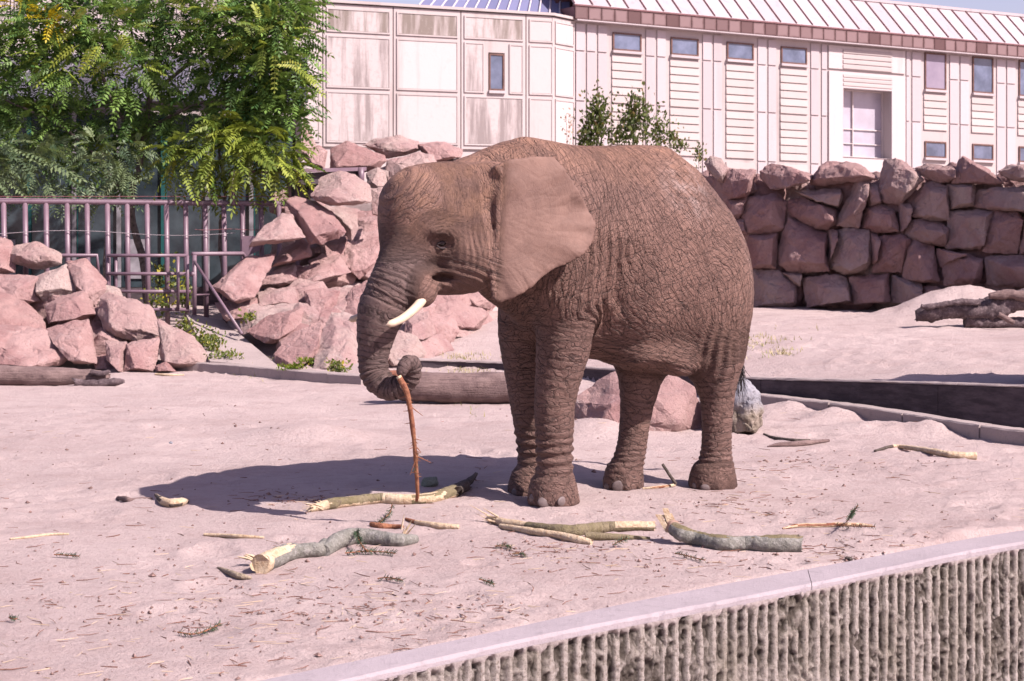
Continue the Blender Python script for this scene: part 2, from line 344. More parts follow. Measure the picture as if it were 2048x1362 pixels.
def moat_wall():
    pts = crom([(a, b, 0) for a, b in MO], 24); L = [0]
    for a, b in zip(pts, pts[1:]): L.append(L[-1]+(b-a).length)
    L = np.array(L); PX = np.array([p.x for p in pts]); PY = np.array([p.y for p in pts])
    s0 = np.interp(-2.4, PX, L); s1 = np.interp(5.6, PX, L)
    s = np.concatenate([np.arange(L[0], s0, .05), np.arange(s0, s1, .0065), np.arange(s1, L[-1], .05)])
    zz = np.concatenate([-.025-np.arange(0, 1.0, .011), -1.02-np.arange(0, .95, .06)])
    x = np.interp(s, L, PX); y = np.interp(s, L, PY); tx = np.gradient(x, s); ty = np.gradient(y, s); nx_, ny_ = ty, -tx
    Sg, Z = np.meshgrid(s, zz, indexing='ij'); p = np.stack([Sg.ravel(), Z.ravel(), Z.ravel()*0], 1)
    ph = Sg.ravel()/.080+.16*vnoise(p*np.array([2.5, .3, 1]), 3)+.05*vnoise(p*np.array([9, 3, 1]), 4); k = np.floor(ph); fr = ph-k
    wv = .5-.5*np.cos(fr*2*np.pi)                                # 1 on the ribs
    rib_h = .65+.5*hsh(k.astype(np.int64), (k*0).astype(np.int64), (k*0).astype(np.int64), 8)
    brk = np.clip(fbm(p*np.array([16, 7, 1]), 3, 12)*1.2+.85, 0, 1)
    fin = np.clip((wv-.55)/.22, 0, 1); fin = fin*fin*(3-2*fin)*np.clip((fbm(p*np.array([22, 6, 1]), 3, 12)+.24+.25*hsh(k.astype(np.int64), (k*0).astype(np.int64), (k*0).astype(np.int64), 8))*9, 0, 1)
    rough = (.026*fbm(p*44, 3, 22)+.016*fbm(p*15, 2, 23))*(1-.8*fin)+.003*fbm(p*70, 2, 29)
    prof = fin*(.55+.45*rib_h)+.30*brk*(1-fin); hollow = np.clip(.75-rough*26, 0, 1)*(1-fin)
    lipn = np.clip(1-(-Z.ravel()-.035-.018*vnoise(p*np.array([14, 1, 1]), 31)-.012*vnoise(p*np.array([45, 1, 1]), 32))/.018, 0, 1)
    out = -.030+.032*prof+rough; out = out*(1-lipn)+(.004+.004*vnoise(p*60, 6))*lipn; out = np.minimum(out, .012)
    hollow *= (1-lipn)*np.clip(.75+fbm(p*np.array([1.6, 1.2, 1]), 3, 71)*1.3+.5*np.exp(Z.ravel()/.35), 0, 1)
    out = out.reshape(Sg.shape); V_ = np.stack([(x[:, None]+nx_[:, None]*out).ravel(), (y[:, None]+ny_[:, None]*out).ravel(), Z.ravel()], 1)
    i = np.arange(V_.shape[0]).reshape(Sg.shape); Q_ = np.stack([i[:-1, :-1], i[:-1, 1:], i[1:, 1:], i[1:, :-1]], -1).reshape(-1, 4)
    root = empty('moat_wall', (1.05, 8.86, -1.9)); tag(root, 'ribbed rough concrete moat wall with smooth pale coping along the near edge of the sand', 'wall')
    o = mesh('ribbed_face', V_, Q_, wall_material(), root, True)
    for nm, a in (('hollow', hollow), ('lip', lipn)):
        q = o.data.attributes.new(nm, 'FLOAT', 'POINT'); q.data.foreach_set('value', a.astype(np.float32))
    # coping slabs
    mi = crom([(a, b, 0) for a, b in MI], 24); xi = np.array([q.x for q in mi]); yi = np.array([q.y for q in mi])
    joints = [-14, -4.6, -2.7, 1.62, 6, 9.5, 14, 22]; m_cop = concrete('coping_concrete', (.375, .325, .345), (.24, .19, .19), 0, .8)
    for ja, jb in zip(joints, joints[1:]):
        n = max(6, int((jb-ja)/.035)); vs = []; fs = []; r = random.Random(ja)
        for kk in range(n+1):
            X = ja+.002+(jb-ja-.004)*kk/n; tt = np.interp(X, xi, np.arange(len(xi))); a0 = Vector((X, float(np.interp(X, xi, yi)), 0))
            # matching outer point: nearest parameter
            f = tt/(len(xi)-1)*(len(pts)-1); o0 = Vector((float(np.interp(f, np.arange(len(pts)), PX)), float(np.interp(f, np.arange(len(pts)), PY)), 0))
            dz = .003*math.sin(X*3); jj = r.uniform(-.004, .004)*(3 if r.random() < .12 else 1)
            prof_ = [(a0, -.16), (a0, .004), (a0.lerp(o0, .06), .016), (a0.lerp(o0, .94+jj*3), .010), (a0.lerp(o0, 1.0+jj*4), -.004+jj), (a0.lerp(o0, 1.0+jj*3), -.030)]
            vs += [Vector((q.x, q.y, zq+dz)) for q, zq in prof_]
        for kk in range(n):
            for m in range(5): fs.append((kk*6+m+1, (kk+1)*6+m+1, (kk+1)*6+m, kk*6+m))
        fs.append(tuple(range(6))); fs.append(tuple(n*6+m for m in range(5, -1, -1)))
        mesh('coping_slab', vs, fs, m_cop, root)
moat_wall()
# ================================================================ boulders
def rock_mesh(pts, d, thick, seed, tilt=.0, sub=2, rough=1.0):
    """broken boulder whose outline seen from the path matches pts (pixels) with its middle at distance d"""
    r = random.Random(seed); cx = sum(p[0] for p in pts)/len(pts); cy = sum(p[1] for p in pts)/len(pts)
    pts = [(cx+(x-cx)*1.05, cy+(y-cy)*1.05) for x, y in pts]; fd = d if callable(d) else (lambda x, y: d); dc = fd(cx, cy)
    C = at(cx, cy, dc); th = thick; bm = bmesh.new()
    wpx = max(p[0] for p in pts)-min(p[0] for p in pts); hpx = max(p[1] for p in pts)-min(p[1] for p in pts)
    for x, y in pts: bm.verts.new(at(x, y, fd(x, y))-C+Vector((0, r.uniform(-.12, .12)*th, 0)))
    # front facet corners: a shrunken outline pushed toward the viewer
    sx, sy = r.uniform(.45, .72), r.uniform(.45, .72); ox, oy = r.uniform(-.12, .12)*wpx, r.uniform(-.06, .16)*hpx
    n = len(pts); k = max(4, n//2+1); st = r.uniform(0, 1)
    for j in range(k):
        x, y = pts[int((j+st)*n/k) % n]; qx, qy = cx+(x-cx)*sx+ox, cy+(y-cy)*sy+oy
        bm.verts.new(at(qx, qy, fd(qx, qy))-C+Vector((0, -th*r.uniform(.38, .62), 0)))
    for j in range(5):
        x, y = pts[int(j*n/5)]; qx, qy = cx+(x-cx)*.7, cy+(y-cy)*.7
        bm.verts.new(at(qx, qy, fd(qx, qy))-C+Vector((0, th*r.uniform(.35, .6), 0)))
    res = bmesh.ops.convex_hull(bm, input=bm.verts)
    bmesh.ops.delete(bm, geom=[v for v in bm.verts if not v.link_faces], context='VERTS')
    bmesh.ops.dissolve_limit(bm, angle_limit=math.radians(9), verts=bm.verts, edges=bm.edges)
    size = max(wpx, hpx)*dc/F
    bmesh.ops.bevel(bm, geom=bm.edges[:]+bm.verts[:], offset=size*.012, segments=1, affect='EDGES', profile=.5, clamp_overlap=True)
    bmesh.ops.triangulate(bm, faces=bm.faces)
    for _ in range(5):
        ed = [e for e in bm.edges if e.calc_length() > size*.075]
        if not ed: break
        bmesh.ops.subdivide_edges(bm, edges=ed, cuts=1); bmesh.ops.triangulate(bm, faces=bm.faces)
    bmesh.ops.recalc_face_normals(bm, faces=bm.faces); bm.normal_update()
    co = np.array([v.co for v in bm.verts]); nn = np.array([v.normal for v in bm.verts]); o = seed*3.7
    dd = size*rough*(.024*fbm(co/size*3.2+o, 3, 3)+.030*fbm(co/size*7+o, 3, 7)-.018*(1-np.clip(voro(co/size*2.6+o, 5)/.10, 0, 1))); dd -= size*rough*.035*(np.clip(fbm(co/size*2.1+o+9, 2, 9)-.25, 0, 1))
    for v, a, b in zip(bm.verts, nn, dd): v.co += Vector(a)*float(b)
    me = bpy.data.meshes.new('stone'); bm.to_mesh(me); bm.free(); return me, C
def stone(name, pts, d, thick, seed, parent=None, mat=None, rough=1.0):
    me, C = rock_mesh(pts, d, thick, seed, rough=rough); me.materials.append(mat or m_rock)
    o = bpy.data.objects.new(name, me); COL.objects.link(o)
    if parent is not None: o.parent = parent; o.location = C-Vector(parent.location)
    else: o.location = C
    return o
def conv(L, ox, oy, s): return [[(ox+x/s, oy+y/s) for x, y in p] for p in L]
def size_of(p, d): return max(max(a[0] for a in p)-min(a[0] for a in p), max(a[1] for a in p)-min(a[1] for a in p))*d/F
R6 = conv([
 [(90,80),(130,40),(190,50),(238,110),(230,150),(200,200),(170,190),(110,120)],
 [(205,140),(260,118),(405,120),(410,130),(385,250),(345,290),(240,300),(205,240)],
 [(425,130),(500,80),(560,90),(700,140),(750,150),(740,180),(690,215),(520,245),(490,240),(430,160)],
 [(745,180),(790,95),(850,65),(960,65),(1010,85),(1060,110),(1155,180),(1040,190),(830,220),(745,220)],
 [(1030,170),(1100,190),(1090,270),(1030,470),(895,465),(905,430),(1000,230)],
 [(1200,60),(1260,50),(1320,70),(1380,130),(1430,180),(1290,340),(1180,310),(1150,260),(1180,160)],
 [(1385,110),(1450,85),(1600,100),(1625,130),(1590,200),(1520,200),(1400,150)],
 [(1665,40),(1720,60),(1850,130),(1930,210),(1750,205),(1600,205),(1640,110)],
 [(1890,130),(1960,90),(2060,88),(2190,110),(2200,190),(2048,200),(1980,190),(1920,160)],
 [(640,250),(920,235),(940,300),(910,355),(740,310)],
 [(350,290),(540,270),(600,320),(570,480),(510,515),(330,510),(310,420)],
 [(230,300),(350,290),(330,400),(290,430),(230,420)],
 [(600,310),(700,290),(780,320),(890,370),(900,440),(840,490),(760,480),(640,410),(595,370)],
 [(600,420),(740,470),(845,510),(845,740),(620,755),(540,700),(545,600)],
 [(360,530),(530,510),(525,725),(380,720),(350,620)],
 [(900,500),(960,480),(1095,490),(1110,690),(1080,740),(940,760),(860,720),(860,640)],
 [(1080,350),(1150,320),(1260,370),(1280,500),(1130,505),(1055,480)],
 [(1160,530),(1300,520),(1360,550),(1300,600),(1295,750),(1120,745),(1140,640)],
 [(1430,200),(1500,190),(1570,220),(1590,430),(1440,430),(1350,400),(1370,300)],
 [(1330,430),(1400,425),(1540,440),(1580,480),(1570,590),(1400,560),(1320,520)],
 [(1575,210),(1740,205),(1765,250),(1745,345),(1600,360),(1580,300)],
 [(1765,240),(2048,215),(2200,215),(2200,400),(2048,380),(1900,360),(1750,345)],
 [(1590,370),(1770,365),(1860,375),(1790,440),(1775,610),(1575,600)],
 [(1790,440),(1870,375),(2000,375),(2040,420),(2010,635),(1790,620)],
 [(2035,430),(2200,430),(2200,650),(2030,640)],
 [(1320,590),(1380,550),(1500,590),(1520,800),(1440,815),(1300,790)],
 [(1550,650),(1700,640),(1790,670),(1790,800),(1720,840),(1560,835)],
 [(1800,660),(1860,645),(2048,645),(2180,660),(2160,830),(1830,830)],
 [(380,735),(540,740),(650,830),(650,940),(600,965),(370,965)],
 [(560,750),(680,755),(670,840),(640,820)],
 [(690,780),(880,765),(960,790),(990,930),(760,965),(710,965)],
 [(975,780),(1220,755),(1220,930),(1010,945)],
 [(1240,770),(1420,820),(1410,930),(1235,935)],
 [(1420,840),(1500,830),(1600,880),(1560,920),(1420,940)],
 [(1510,600),(1600,630),(1690,640),(1560,650),(1540,720)],
 [(1050,190),(1150,210),(1170,330),(1100,350)],[(200,430),(340,420),(350,520),(220,530)],[(1280,330),(1350,330),(1340,430),(1290,500)],
 [(850,490),(900,490),(860,640),(845,700)],[(1100,510),(1150,520),(1130,700),(1110,690)],
], 1380, 300, 3.066)
def d_wall(px, py): return 29.0-(px-1500)/548*3.5+.15*max(0, (600-py)/290)*3
bw = empty('boulder_wall', (5.6, 27.4, .4)); tag(bw, 'dark red boulder wall stacked dry along the back right of the sand', 'wall')
for i, p in enumerate(R6):
    cx = sum(a[0] for a in p)/len(p); cy = sum(a[1] for a in p)/len(p); s = size_of(p, d_wall(cx, cy))
    k = -.0 if i >= 9 else -.05
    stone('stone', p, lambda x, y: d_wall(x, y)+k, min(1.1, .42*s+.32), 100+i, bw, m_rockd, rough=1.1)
# stones filling the gaps behind, and the run that goes on out of sight
rr = random.Random(5)
def blob(cx, cy, w_, h_, r, n=7): return [(cx+w_*.5*math.cos(2*math.pi*(k+r.uniform(-.25, .25))/n), cy+h_*.5*math.sin(2*math.pi*(k+r.uniform(-.25, .25))/n)) for k in range(n)]
for j in range(4):
    for i in range(11):
        cx = 1400+i*70+rr.uniform(-15, 15)+(j % 2)*35; cy = 385+j*66+rr.uniform(-10, 10)
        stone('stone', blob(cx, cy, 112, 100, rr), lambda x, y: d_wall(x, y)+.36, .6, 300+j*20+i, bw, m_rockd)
for j in range(4):
    for i in range(5):
        cx = 2130+i*95+rr.uniform(-15, 15)+(j % 2)*45; cy = 355+j*85+rr.uniform(-10, 10)
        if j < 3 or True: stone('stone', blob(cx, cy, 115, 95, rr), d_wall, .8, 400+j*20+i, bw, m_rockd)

R4 = conv([
 [(-120,320),(0,295),(70,330),(100,390),(60,440),(100,530),(0,545),(-120,540)],
 [(45,405),(110,360),(230,330),(300,370),(400,410),(400,480),(330,500),(260,520),(180,510),(80,470)],
 [(240,560),(330,520),(430,485),(480,530),(500,640),(510,660),(380,690),(300,740),(250,680)],
 [(-100,545),(0,540),(130,545),(250,570),(280,720),(140,735),(0,660),(-100,650)],
 [(430,465),(560,450),(620,520),(690,600),(690,640),(640,700),(620,760),(580,720),(500,660),(490,540)],
 [(300,740),(400,690),(550,660),(580,720),(620,800),(560,830),(440,860),(320,870)],
 [(-120,650),(0,660),(100,700),(200,760),(270,820),(300,900),(150,910),(0,890),(-120,880)],
 [(-150,900),(0,880),(150,890),(300,910),(420,1000),(440,1070),(380,1130),(200,1135),(0,1120),(-150,1100)],
 [(300,900),(440,860),(570,840),(590,900),(600,1050),(630,1120),(480,1125),(440,1060),(330,960)],
 [(640,700),(700,665),(830,700),(980,750),(1040,880),(1030,950),(870,975),(740,960),(680,920),(640,800)],
 [(680,980),(820,985),(820,1100),(800,1180),(690,1100)],
 [(830,1000),(870,980),(1040,960),(1040,1000),(1010,1060),(1000,1170),(900,1185),(810,1175)],
 [(1030,840),(1090,870),(1260,950),(1310,1020),(1350,1100),(1340,1130),(1190,1125),(1100,1150),(1050,1100),(1045,990)],
 [(1010,1140),(1080,1110),(1140,1180),(1010,1185)],
 [(440,800),(640,760),(700,900),(690,1080),(600,1100),(560,900)],[(480,640),(640,640),(660,780),(520,780)],[(620,1080),(720,1060),(760,1170),(650,1170)],
], 0, 380, 3.243)
def d_left(px, py): return 21.7+max(0, (745-py))/270*3.0
lp = empty('boulder_heap', (-5, 22, 0)); tag(lp, 'sunlit pink boulder heap at the far left in front of the tube fence', 'rocks')
th4 = {14: .3, 15: .3, 16: .3}
for i, p in enumerate(R4):
    cx = sum(a[0] for a in p)/len(p); cy = sum(a[1] for a in p)/len(p); s = size_of(p, 22.5); back = .5 if i >= 14 else 0
    stone('stone', p, lambda x, y: d_left(cx, cy)+(d_left(x, y)-d_left(cx, cy))*.5+back, .40*s+.25, 500+i, lp)
for i in range(14):
    cx = rr.uniform(-420, 380); cy = rr.uniform(600, 720) if cx > -80 else rr.uniform(480, 730)
    stone('stone', blob(cx, cy, 120, 95, rr), lambda x, y: d_left(cx, cy)+.7, .7, 540+i, lp)

R5 = conv([
 [(440,120),(455,90),(520,55),(575,40),(600,100),(640,180),(560,185),(470,170)],
 [(540,180),(640,150),(680,180),(665,270),(590,250)],
 [(700,170),(780,130),(870,165),(960,200),(975,225),(930,265),(860,290),(700,275)],
 [(850,150),(920,120),(1020,100),(1130,130),(1140,170),(1060,205),(975,215),(900,170)],
 [(1130,145),(1260,130),(1350,170),(1340,210),(1220,240),(1150,190)],
 [(980,225),(1130,185),(1200,200),(1230,250),(1060,340),(1010,370),(985,350),(970,260)],
 [(870,290),(930,260),(965,280),(980,350),(930,375),(880,350)],
 [(605,390),(650,310),(740,275),(800,290),(890,350),(890,430),(780,450),(690,450),(620,425),(600,400)],
 [(465,415),(540,410),(620,430),(700,480),(770,580),(740,610),(650,640),(590,640),(560,570),(500,480)],
 [(640,450),(830,465),(835,560),(800,620),(780,600),(700,490)],
 [(895,365),(950,360),(1005,380),(970,440),(955,500),(905,490)],
 [(830,520),(850,505),(955,500),(955,590),(840,605)],
 [(375,600),(390,540),(450,490),(500,500),(540,580),(570,610),(440,640),(380,640),(300,650),(330,620)],
 [(390,760),(450,670),(550,610),(590,640),(605,700),(480,740)],
 [(115,850),(200,770),(290,700),(420,690),(400,750),(330,800),(320,900),(240,935),(180,900)],
 [(300,820),(340,770),(520,730),(530,820),(500,840),(380,860),(320,860)],
 [(520,770),(650,730),(740,700),(800,780),(720,810),(600,850),(545,860)],
 [(600,660),(740,620),(765,690),(610,700)],
 [(765,640),(830,620),(960,600),(960,700),(910,750),(840,810),(800,780),(765,700)],
 [(330,880),(400,860),(520,850),(530,940),(480,955),(340,985)],
 [(570,870),(650,860),(740,870),(720,940),(660,1010),(600,990),(570,930)],
 [(760,940),(800,860),(890,815),(880,940),(820,980),(770,960)],
 [(280,1070),(380,1000),(560,950),(550,1040),(440,1130),(370,1130)],
 [(420,1180),(520,1080),(650,1020),(660,1080),(640,1180),(520,1240),(430,1250)],
 [(610,1280),(640,1120),(700,980),(820,1000),(880,1290),(720,1290)],
 [(120,930),(240,940),(340,900),(340,1000),(180,1020)],
 [(1190,980),(1240,930),(1320,920),(1480,980),(1430,1060),(1240,1070),(1190,1030)],
 [(1290,1030),(1420,1060),(1410,1105),(1290,1095)],
 [(1070,1010),(1180,970),(1220,1080),(1150,1110),(1060,1100)],
 [(1350,900),(1485,865),(1520,900),(1485,960),(1400,960)],
 [(1420,980),(1530,970),(1530,1080),(1430,1080)],
 [(640,610),(780,600),(770,700),(650,720)],[(700,930),(800,900),(800,1000),(700,1010)],[(240,940),(560,940),(520,1080),(260,1090)],
 [(980,900),(1130,860),(1220,940),(1180,1040),(1040,1060),(960,1000)],
], 380, 230, 2.4765)
def d_mid(px, py):
    bd = np.interp(px, [400, 640, 830, 1000, 1200, 1450], [21.6, 21.0, 21.8, 26.2, 28.0, 29.3]); by = np.interp(px, [400, 640, 830, 1000, 1200, 1450], [745, 750, 740, 675, 640, 620])
    return float(bd+(30.2-bd)*max(0, min(1.1, (by-py)/(by-285))))
mp = empty('rubble_bank', (-1.5, 25, 0)); tag(mp, 'tall sunlit bank of tumbled pink boulders rising behind the elephant head to the pale building', 'rocks')
for i, p in enumerate(R5):
    cx = sum(a[0] for a in p)/len(p); cy = sum(a[1] for a in p)/len(p); s = size_of(p, d_mid(cx, cy)); back = .25 if i in (9, 17, 31, 32, 33, 34, 13) else 0
    dd0 = {7: 25.3, 8: 25.0, 9: 25.7, 12: 24.6, 13: 24.8, 14: 24.1, 10: 26.2, 31: 25.8}.get(i, d_mid(cx, cy)); s *= dd0/d_mid(cx, cy)
    stone('stone', p, lambda x, y: dd0+(d_mid(x, y)-d_mid(cx, cy))*.45+back, .36*s+.25, 600+i, mp)
n_ = 0
for j in range(9):
    for i in range(14):
        cx = 600+i*68+rr.uniform(-22, 22); cy = 300+j*50+rr.uniform(-15, 15)
        by = np.interp(cx, [400, 640, 830, 1000, 1200, 1450], [745, 750, 740, 675, 640, 620])
        if (cx > 1090 and cy < 370) or cy < 330: continue
        if cy > by-25 or (cx > 1130 and cy > 620): continue
        if cx < 760 and cy < 400 and cy > 330: continue
        stone('stone', blob(cx, cy, 105, 78, rr), lambda x, y: d_mid(cx, cy)+.45+.25*(d_mid(x, y)-d_mid(cx, cy)), .55, 700+n_, mp); n_ += 1
# lone boulders
b1 = stone('boulder', [(1140, 870), (1150, 800), (1185, 772), (1228, 748), (1290, 742), (1345, 752), (1385, 775), (1410, 830), (1412, 885), (1380, 882), (1310, 852), (1220, 850), (1190, 868)], 16.2, .9, 900)
tag(b1, 'big orange pink boulder lying on the sand behind the elephant hind legs', 'boulder')
def pale():
    M = Mat('pale_stone', .85, .25); v = M.tc.outputs['Object']; sep = M.n('ShaderNodeSeparateXYZ'); M.l(v, sep.inputs[0]); n = M.noise(v, 8, 5, .65)
    f = M.ramp(M.math('ADD', sep.outputs[2], M.math('MULTIPLY', n, .30)), -.08+.20, .06+.20)
    c = M.mix(f, M.mix(M.ramp(n, .4, .6), (.16, .13, .10), (.34, .28, .23)), M.mix(M.ramp(n, .42, .65), (.33, .32, .35), (.19, .185, .21)))
    return M.done(c, M.bump(M.noise(M.map(v, (1, 1, 3)), 18, 5, .7), .02, .8))
b2 = stone('boulder', [(1415, 850), (1420, 785), (1450, 756), (1492, 757), (1514, 782), (1526, 822), (1526, 850), (1512, 866), (1450, 868)], 16.0, .7, 917, mat=pale(), rough=1.8)
tag(b2, 'pale grey stone with brown lower half behind the elephant rear foot', 'boulder')
shade_boulder = stone('boulder', [(2062, 800), (2078, 560), (2120, 400), (2190, 360), (2250, 400), (2330, 600), (2350, 800), (2200, 830)], 16.2, 1.1, 905); tag(shade_boulder, 'large pink boulder added out of view at far right to shade the upper sand level', 'boulder')  # added outside the frame to throw shade on the upper sand
b4 = stone('boulder', blob(585, 886, 150, 44, random.Random(8), 9), 15.35, .5, 907, mat=m_sand, rough=.5); tag(b4, 'low sand coloured stone half buried in the sand left of the trunk', 'boulder')
# ================================================================ buildings
def plaster(name, a, b_, st=.5):
    M = Mat(name, .85, .2); v = M.tc.outputs['Object']; r = M.rnd()
    n1 = M.noise(M.map(v, (1.6, 1.6, .16)), 1.6, 6, .65); n2 = M.noise(v, 7, 5, .7); n3 = M.noise(v, 45, 3, .7)
    c = M.mix(r, a, b_); c = M.mix(M.ramp(n1, .54, .74, 0, st), c, (.30, .245, .235)); c = M.mix(M.ramp(n2, .58, .76, 0, st*.5), c, (.36, .29, .27)); c = M.mix(M.ramp(n3, .66, .72, 0, st), c, (.26, .20, .19))
    return M.done(c, M.bump(n2, .01, .4))
m_wall = plaster('precast_wall', (.47, .41, .40), (.52, .455, .445), .6); m_field = plaster('precast_field', (.52, .46, .45), (.58, .515, .505), .55)
def stained(name='stained_field', q=(.46, .60, .85), dk=(.24, .20, .195)):
    M = Mat(name, .85, .2); v = M.tc.outputs['Object']; n1 = M.noise(M.map(v, (2.6, 2.6, .30)), 1.5, 6, .62); n2 = M.noise(v, 9, 5, .75); n3 = M.noise(v, 30, 3, .7)
    c = M.mix(M.ramp(n1, q[0], q[1], 0, q[2]), (.52, .46, .45), dk); c = M.mix(M.ramp(n2, .5, .7, 0, .4), c, (.27, .215, .20)); c = M.mix(M.ramp(n3, .64, .7, 0, .5), c, (.55, .5, .48))
    return M.done(c, M.bump(n2, .01, .4))
m_stain = stained(); m_moss_st = stained('mossy_field', (.40, .56, .9), (.20, .165, .14))
m_lilac = plaster('lilac_strip', (.47, .41, .42), (.53, .465, .475), .25); m_board = plaster('white_board', (.47, .41, .395), (.53, .46, .44), .15); m_smooth = plaster('smooth_white', (.56, .49, .485), (.60, .52, .515), .1)
m_brown = plain('window_frame', (.15, .075, .06), .5, .4, .2, 10); m_white = plain('white_frame', (.62, .55, .54), .5, .3, .05, 5)
def glass(name, a, b_, rough=.08):
    M = Mat(name, rough, .6); v = M.tc.outputs['Object']; sep = M.n('ShaderNodeSeparateXYZ'); M.l(M.tc.outputs['Generated'], sep.inputs[0]); n = M.noise(v, 2.2, 5, .6)
    return M.done(M.mix(M.ramp(n, .35, .65), a, b_))
m_glass = glass('window_glass', (.075, .095, .15), (.17, .20, .30)); m_pane = glass('milky_pane', (.40, .37, .43), (.50, .46, .53), .3); m_mauve = glass('mauve_blind', (.24, .20, .27), (.31, .26, .33), .3)
def copper():
    M = Mat('copper_tile', .55, .4); v = M.tc.outputs['Object']; r = M.rnd(); n = M.noise(v, 5, 5, .7); g = M.tc.outputs['Generated']
    sep = M.n('ShaderNodeSeparateXYZ'); M.l(g, sep.inputs[0]); e = M.math('MAXIMUM', M.math('ABSOLUTE', M.math('SUBTRACT', sep.outputs[0], .5)), M.math('ABSOLUTE', M.math('SUBTRACT', sep.outputs[2], .5)))
    f = M.math('MULTIPLY', M.ramp(M.math('ADD', e, M.math('MULTIPLY', n, .25)), .62, .46), M.ramp(r, .1, .6, .15, 1))
    c = M.mix(M.math('MULTIPLY', f, .8), (.085, .035, .034), (.27, .18, .18)); return M.done(c, M.bump(n, .01, .3))
m_copper = copper()
def roofing(name, a, b_, streak):
    M = Mat(name, .45, .5); v = M.tc.outputs['Object']; r = M.rnd(); n = M.noise(M.map(v, (2, 2, .5)), 3, 5, .65); n2 = M.noise(v, 14, 4, .7)
    c = M.mix(r, a, b_); c = M.mix(M.ramp(n, .55, .75, 0, streak), c, (.30, .17, .17)); c = M.mix(M.ramp(n2, .6, .75, 0, streak*.6), c, (.35, .22, .21)); return M.done(c, M.bump(n2, .006, .3))
m_roofw = roofing('white_patina_roof', (.42, .355, .37), (.50, .43, .445), .45); m_roofb = roofing('sky_reflect_roof', (.15, .155, .27), (.20, .205, .34), .05); m_seamd = plain('dark_seam', (.20, .095, .10), .5); m_seaml = plain('light_seam', (.62, .56, .60), .4)  # blue of the hip roof is sky reflection painted into its colour

class Fr:
    """a wall: origin, direction along it, height shear"""
    def __init__(s, o, d, shear=0.0, t0=0.0, flip=False):
        s.o = Vector((o[0], o[1], 0)); s.d = Vector((d[0], d[1], 0)).normalized(); s.n = Vector((s.d.y, -s.d.x, 0))
        if s.n.dot(-s.o) < 0: s.n = -s.n
        s.sh = shear; s.t0 = t0
    def P(s, t, z, f=0.0): return s.o+s.d*t+s.n*f+Vector((0, 0, z+s.sh*(t-s.t0)))
    def box(s, mb, t0, t1, z0, z1, f0, f1):
        v = [s.P(t, z, f) for f in (f0, f1) for (t, z) in ((t0, z0), (t1, z0), (t1, z1), (t0, z1))]
        fs = [(0, 3, 2, 1), (4, 5, 6, 7), (0, 1, 5, 4), (1, 2, 6, 5), (2, 3, 7, 6), (3, 0, 4, 7)]
        if (v[1]-v[0]).cross(v[3]-v[0]).dot(v[4]-v[0]) < 0: fs = [tuple(reversed(q)) for q in fs]
        mb.add(v, fs)
    def obj(s, name, mat, parent, *b):
        mb = MB()
        for q in b: s.box(mb, *q)
        return mb.build(name, mat, parent)
    def rim(s, mb, t0, t1, z0, z1, w_, f):
        for q in ((t0, t1, z1-w_, z1), (t0, t1, z0, z0+w_), (t0, t0+w_, z0+w_, z1-w_), (t1-w_, t1, z0+w_, z1-w_)): s.box(mb, *q, -.01, f)
    def field(s, parent, t0, t1, z0, z1, mat=None):
        o = s.obj('panel_field', mat or m_field, parent, (t0+.035, t1-.035, z0+.035, z1-.035, -.01, .014))
        mb = MB(); s.rim(mb, t0, t1, z0, z1, .03, .026); mb.build('panel_rim', m_wall, o)
    def window(s, parent, t0, t1, z0, z1, mat=None, deep=.03, fw=.035, frame=None):
        mb = MB()
        for q in ((t0, t1, z1-fw, z1), (t0, t1, z0, z0+fw), (t0, t0+fw, z0+fw, z1-fw), (t1-fw, t1, z0+fw, z1-fw)): s.box(mb, *q, -deep, .012)
        o = mb.build('window', frame or m_brown, parent)
        s.obj('pane', mat or m_glass, o, (t0+fw, t1-fw, z0+fw, z1-fw, -deep-.02, -deep+.024))
        s.obj('sill', m_lilac, o, (t0-.02, t1+.02, z0-.06, z0-.004, -.02, .06)); return o
DR = (.886, .463)
# ---- block with big square panels
A = Fr((.85, 37.03), (-.886, -.463))
pb = empty('panelled_building', (.85, 37.03, 2.5)); tag(pb, 'pale stained concrete building block with large framed square panels above the pink rubble bank', 'building')
A.obj('wall', m_wall, pb, (.003, 14, 2.0, 6.13, -2.2, -.06))
rows = [(5.56, 6.03), (4.46, 5.49), (3.38, 4.39)]
js = [-.0, .63]+[.63+1.507*k for k in range(1, 10)]
for k in range(len(js)-1):
    a, b = js[k], js[k+1]
    if k != 1: A.obj('wall_panel', m_wall, pb, (a+.012, b-.012, 3.30, 6.11, -.058, 0))
    else: A.obj('wall_panel', m_wall, pb, (a+.012, .63+.50, 3.30, 6.11, -.058, 0), (.63+.88, b-.012, 3.30, 6.11, -.058, 0), (.63+.50, .63+.88, 3.30, 4.50, -.058, 0), (.63+.50, .63+.88, 5.30, 6.11, -.058, 0))
    for ri, (z0, z1) in enumerate(rows):
        sm_ = m_moss_st if ri == 0 else (m_stain if k in (3, 5, 8) else m_field)
        if k == 0: A.field(pb, a+.0, b-.07, z0, z1); continue
        if k == 1 and ri == 1:
            A.field(pb, a+.07, a+.40, z0, z1); A.field(pb, a+.98, b-.07, z0, z1, m_stain); A.window(pb, .63+.515, .63+.865, 4.52, 5.28); continue
        A.field(pb, a+.07, b-.07, z0, z1, m_stain if (k == 1 and ri == 2) else sm_)
A.obj('parapet_cap', m_wall, pb, (-.03, 14, 6.135, 6.19, -.35, .05))
A.obj('plinth', m_wall, pb, (-.0, 14, 2.0, 3.24, -.055, .015))
B = Fr((.85, 37.03), (.5, .866))
B.obj('wall', m_wall, pb, (.003, 1.0, 2.0, 6.11, -.3, 0))
for z0, z1 in rows: B.field(pb, .10, .93, z0, z1)
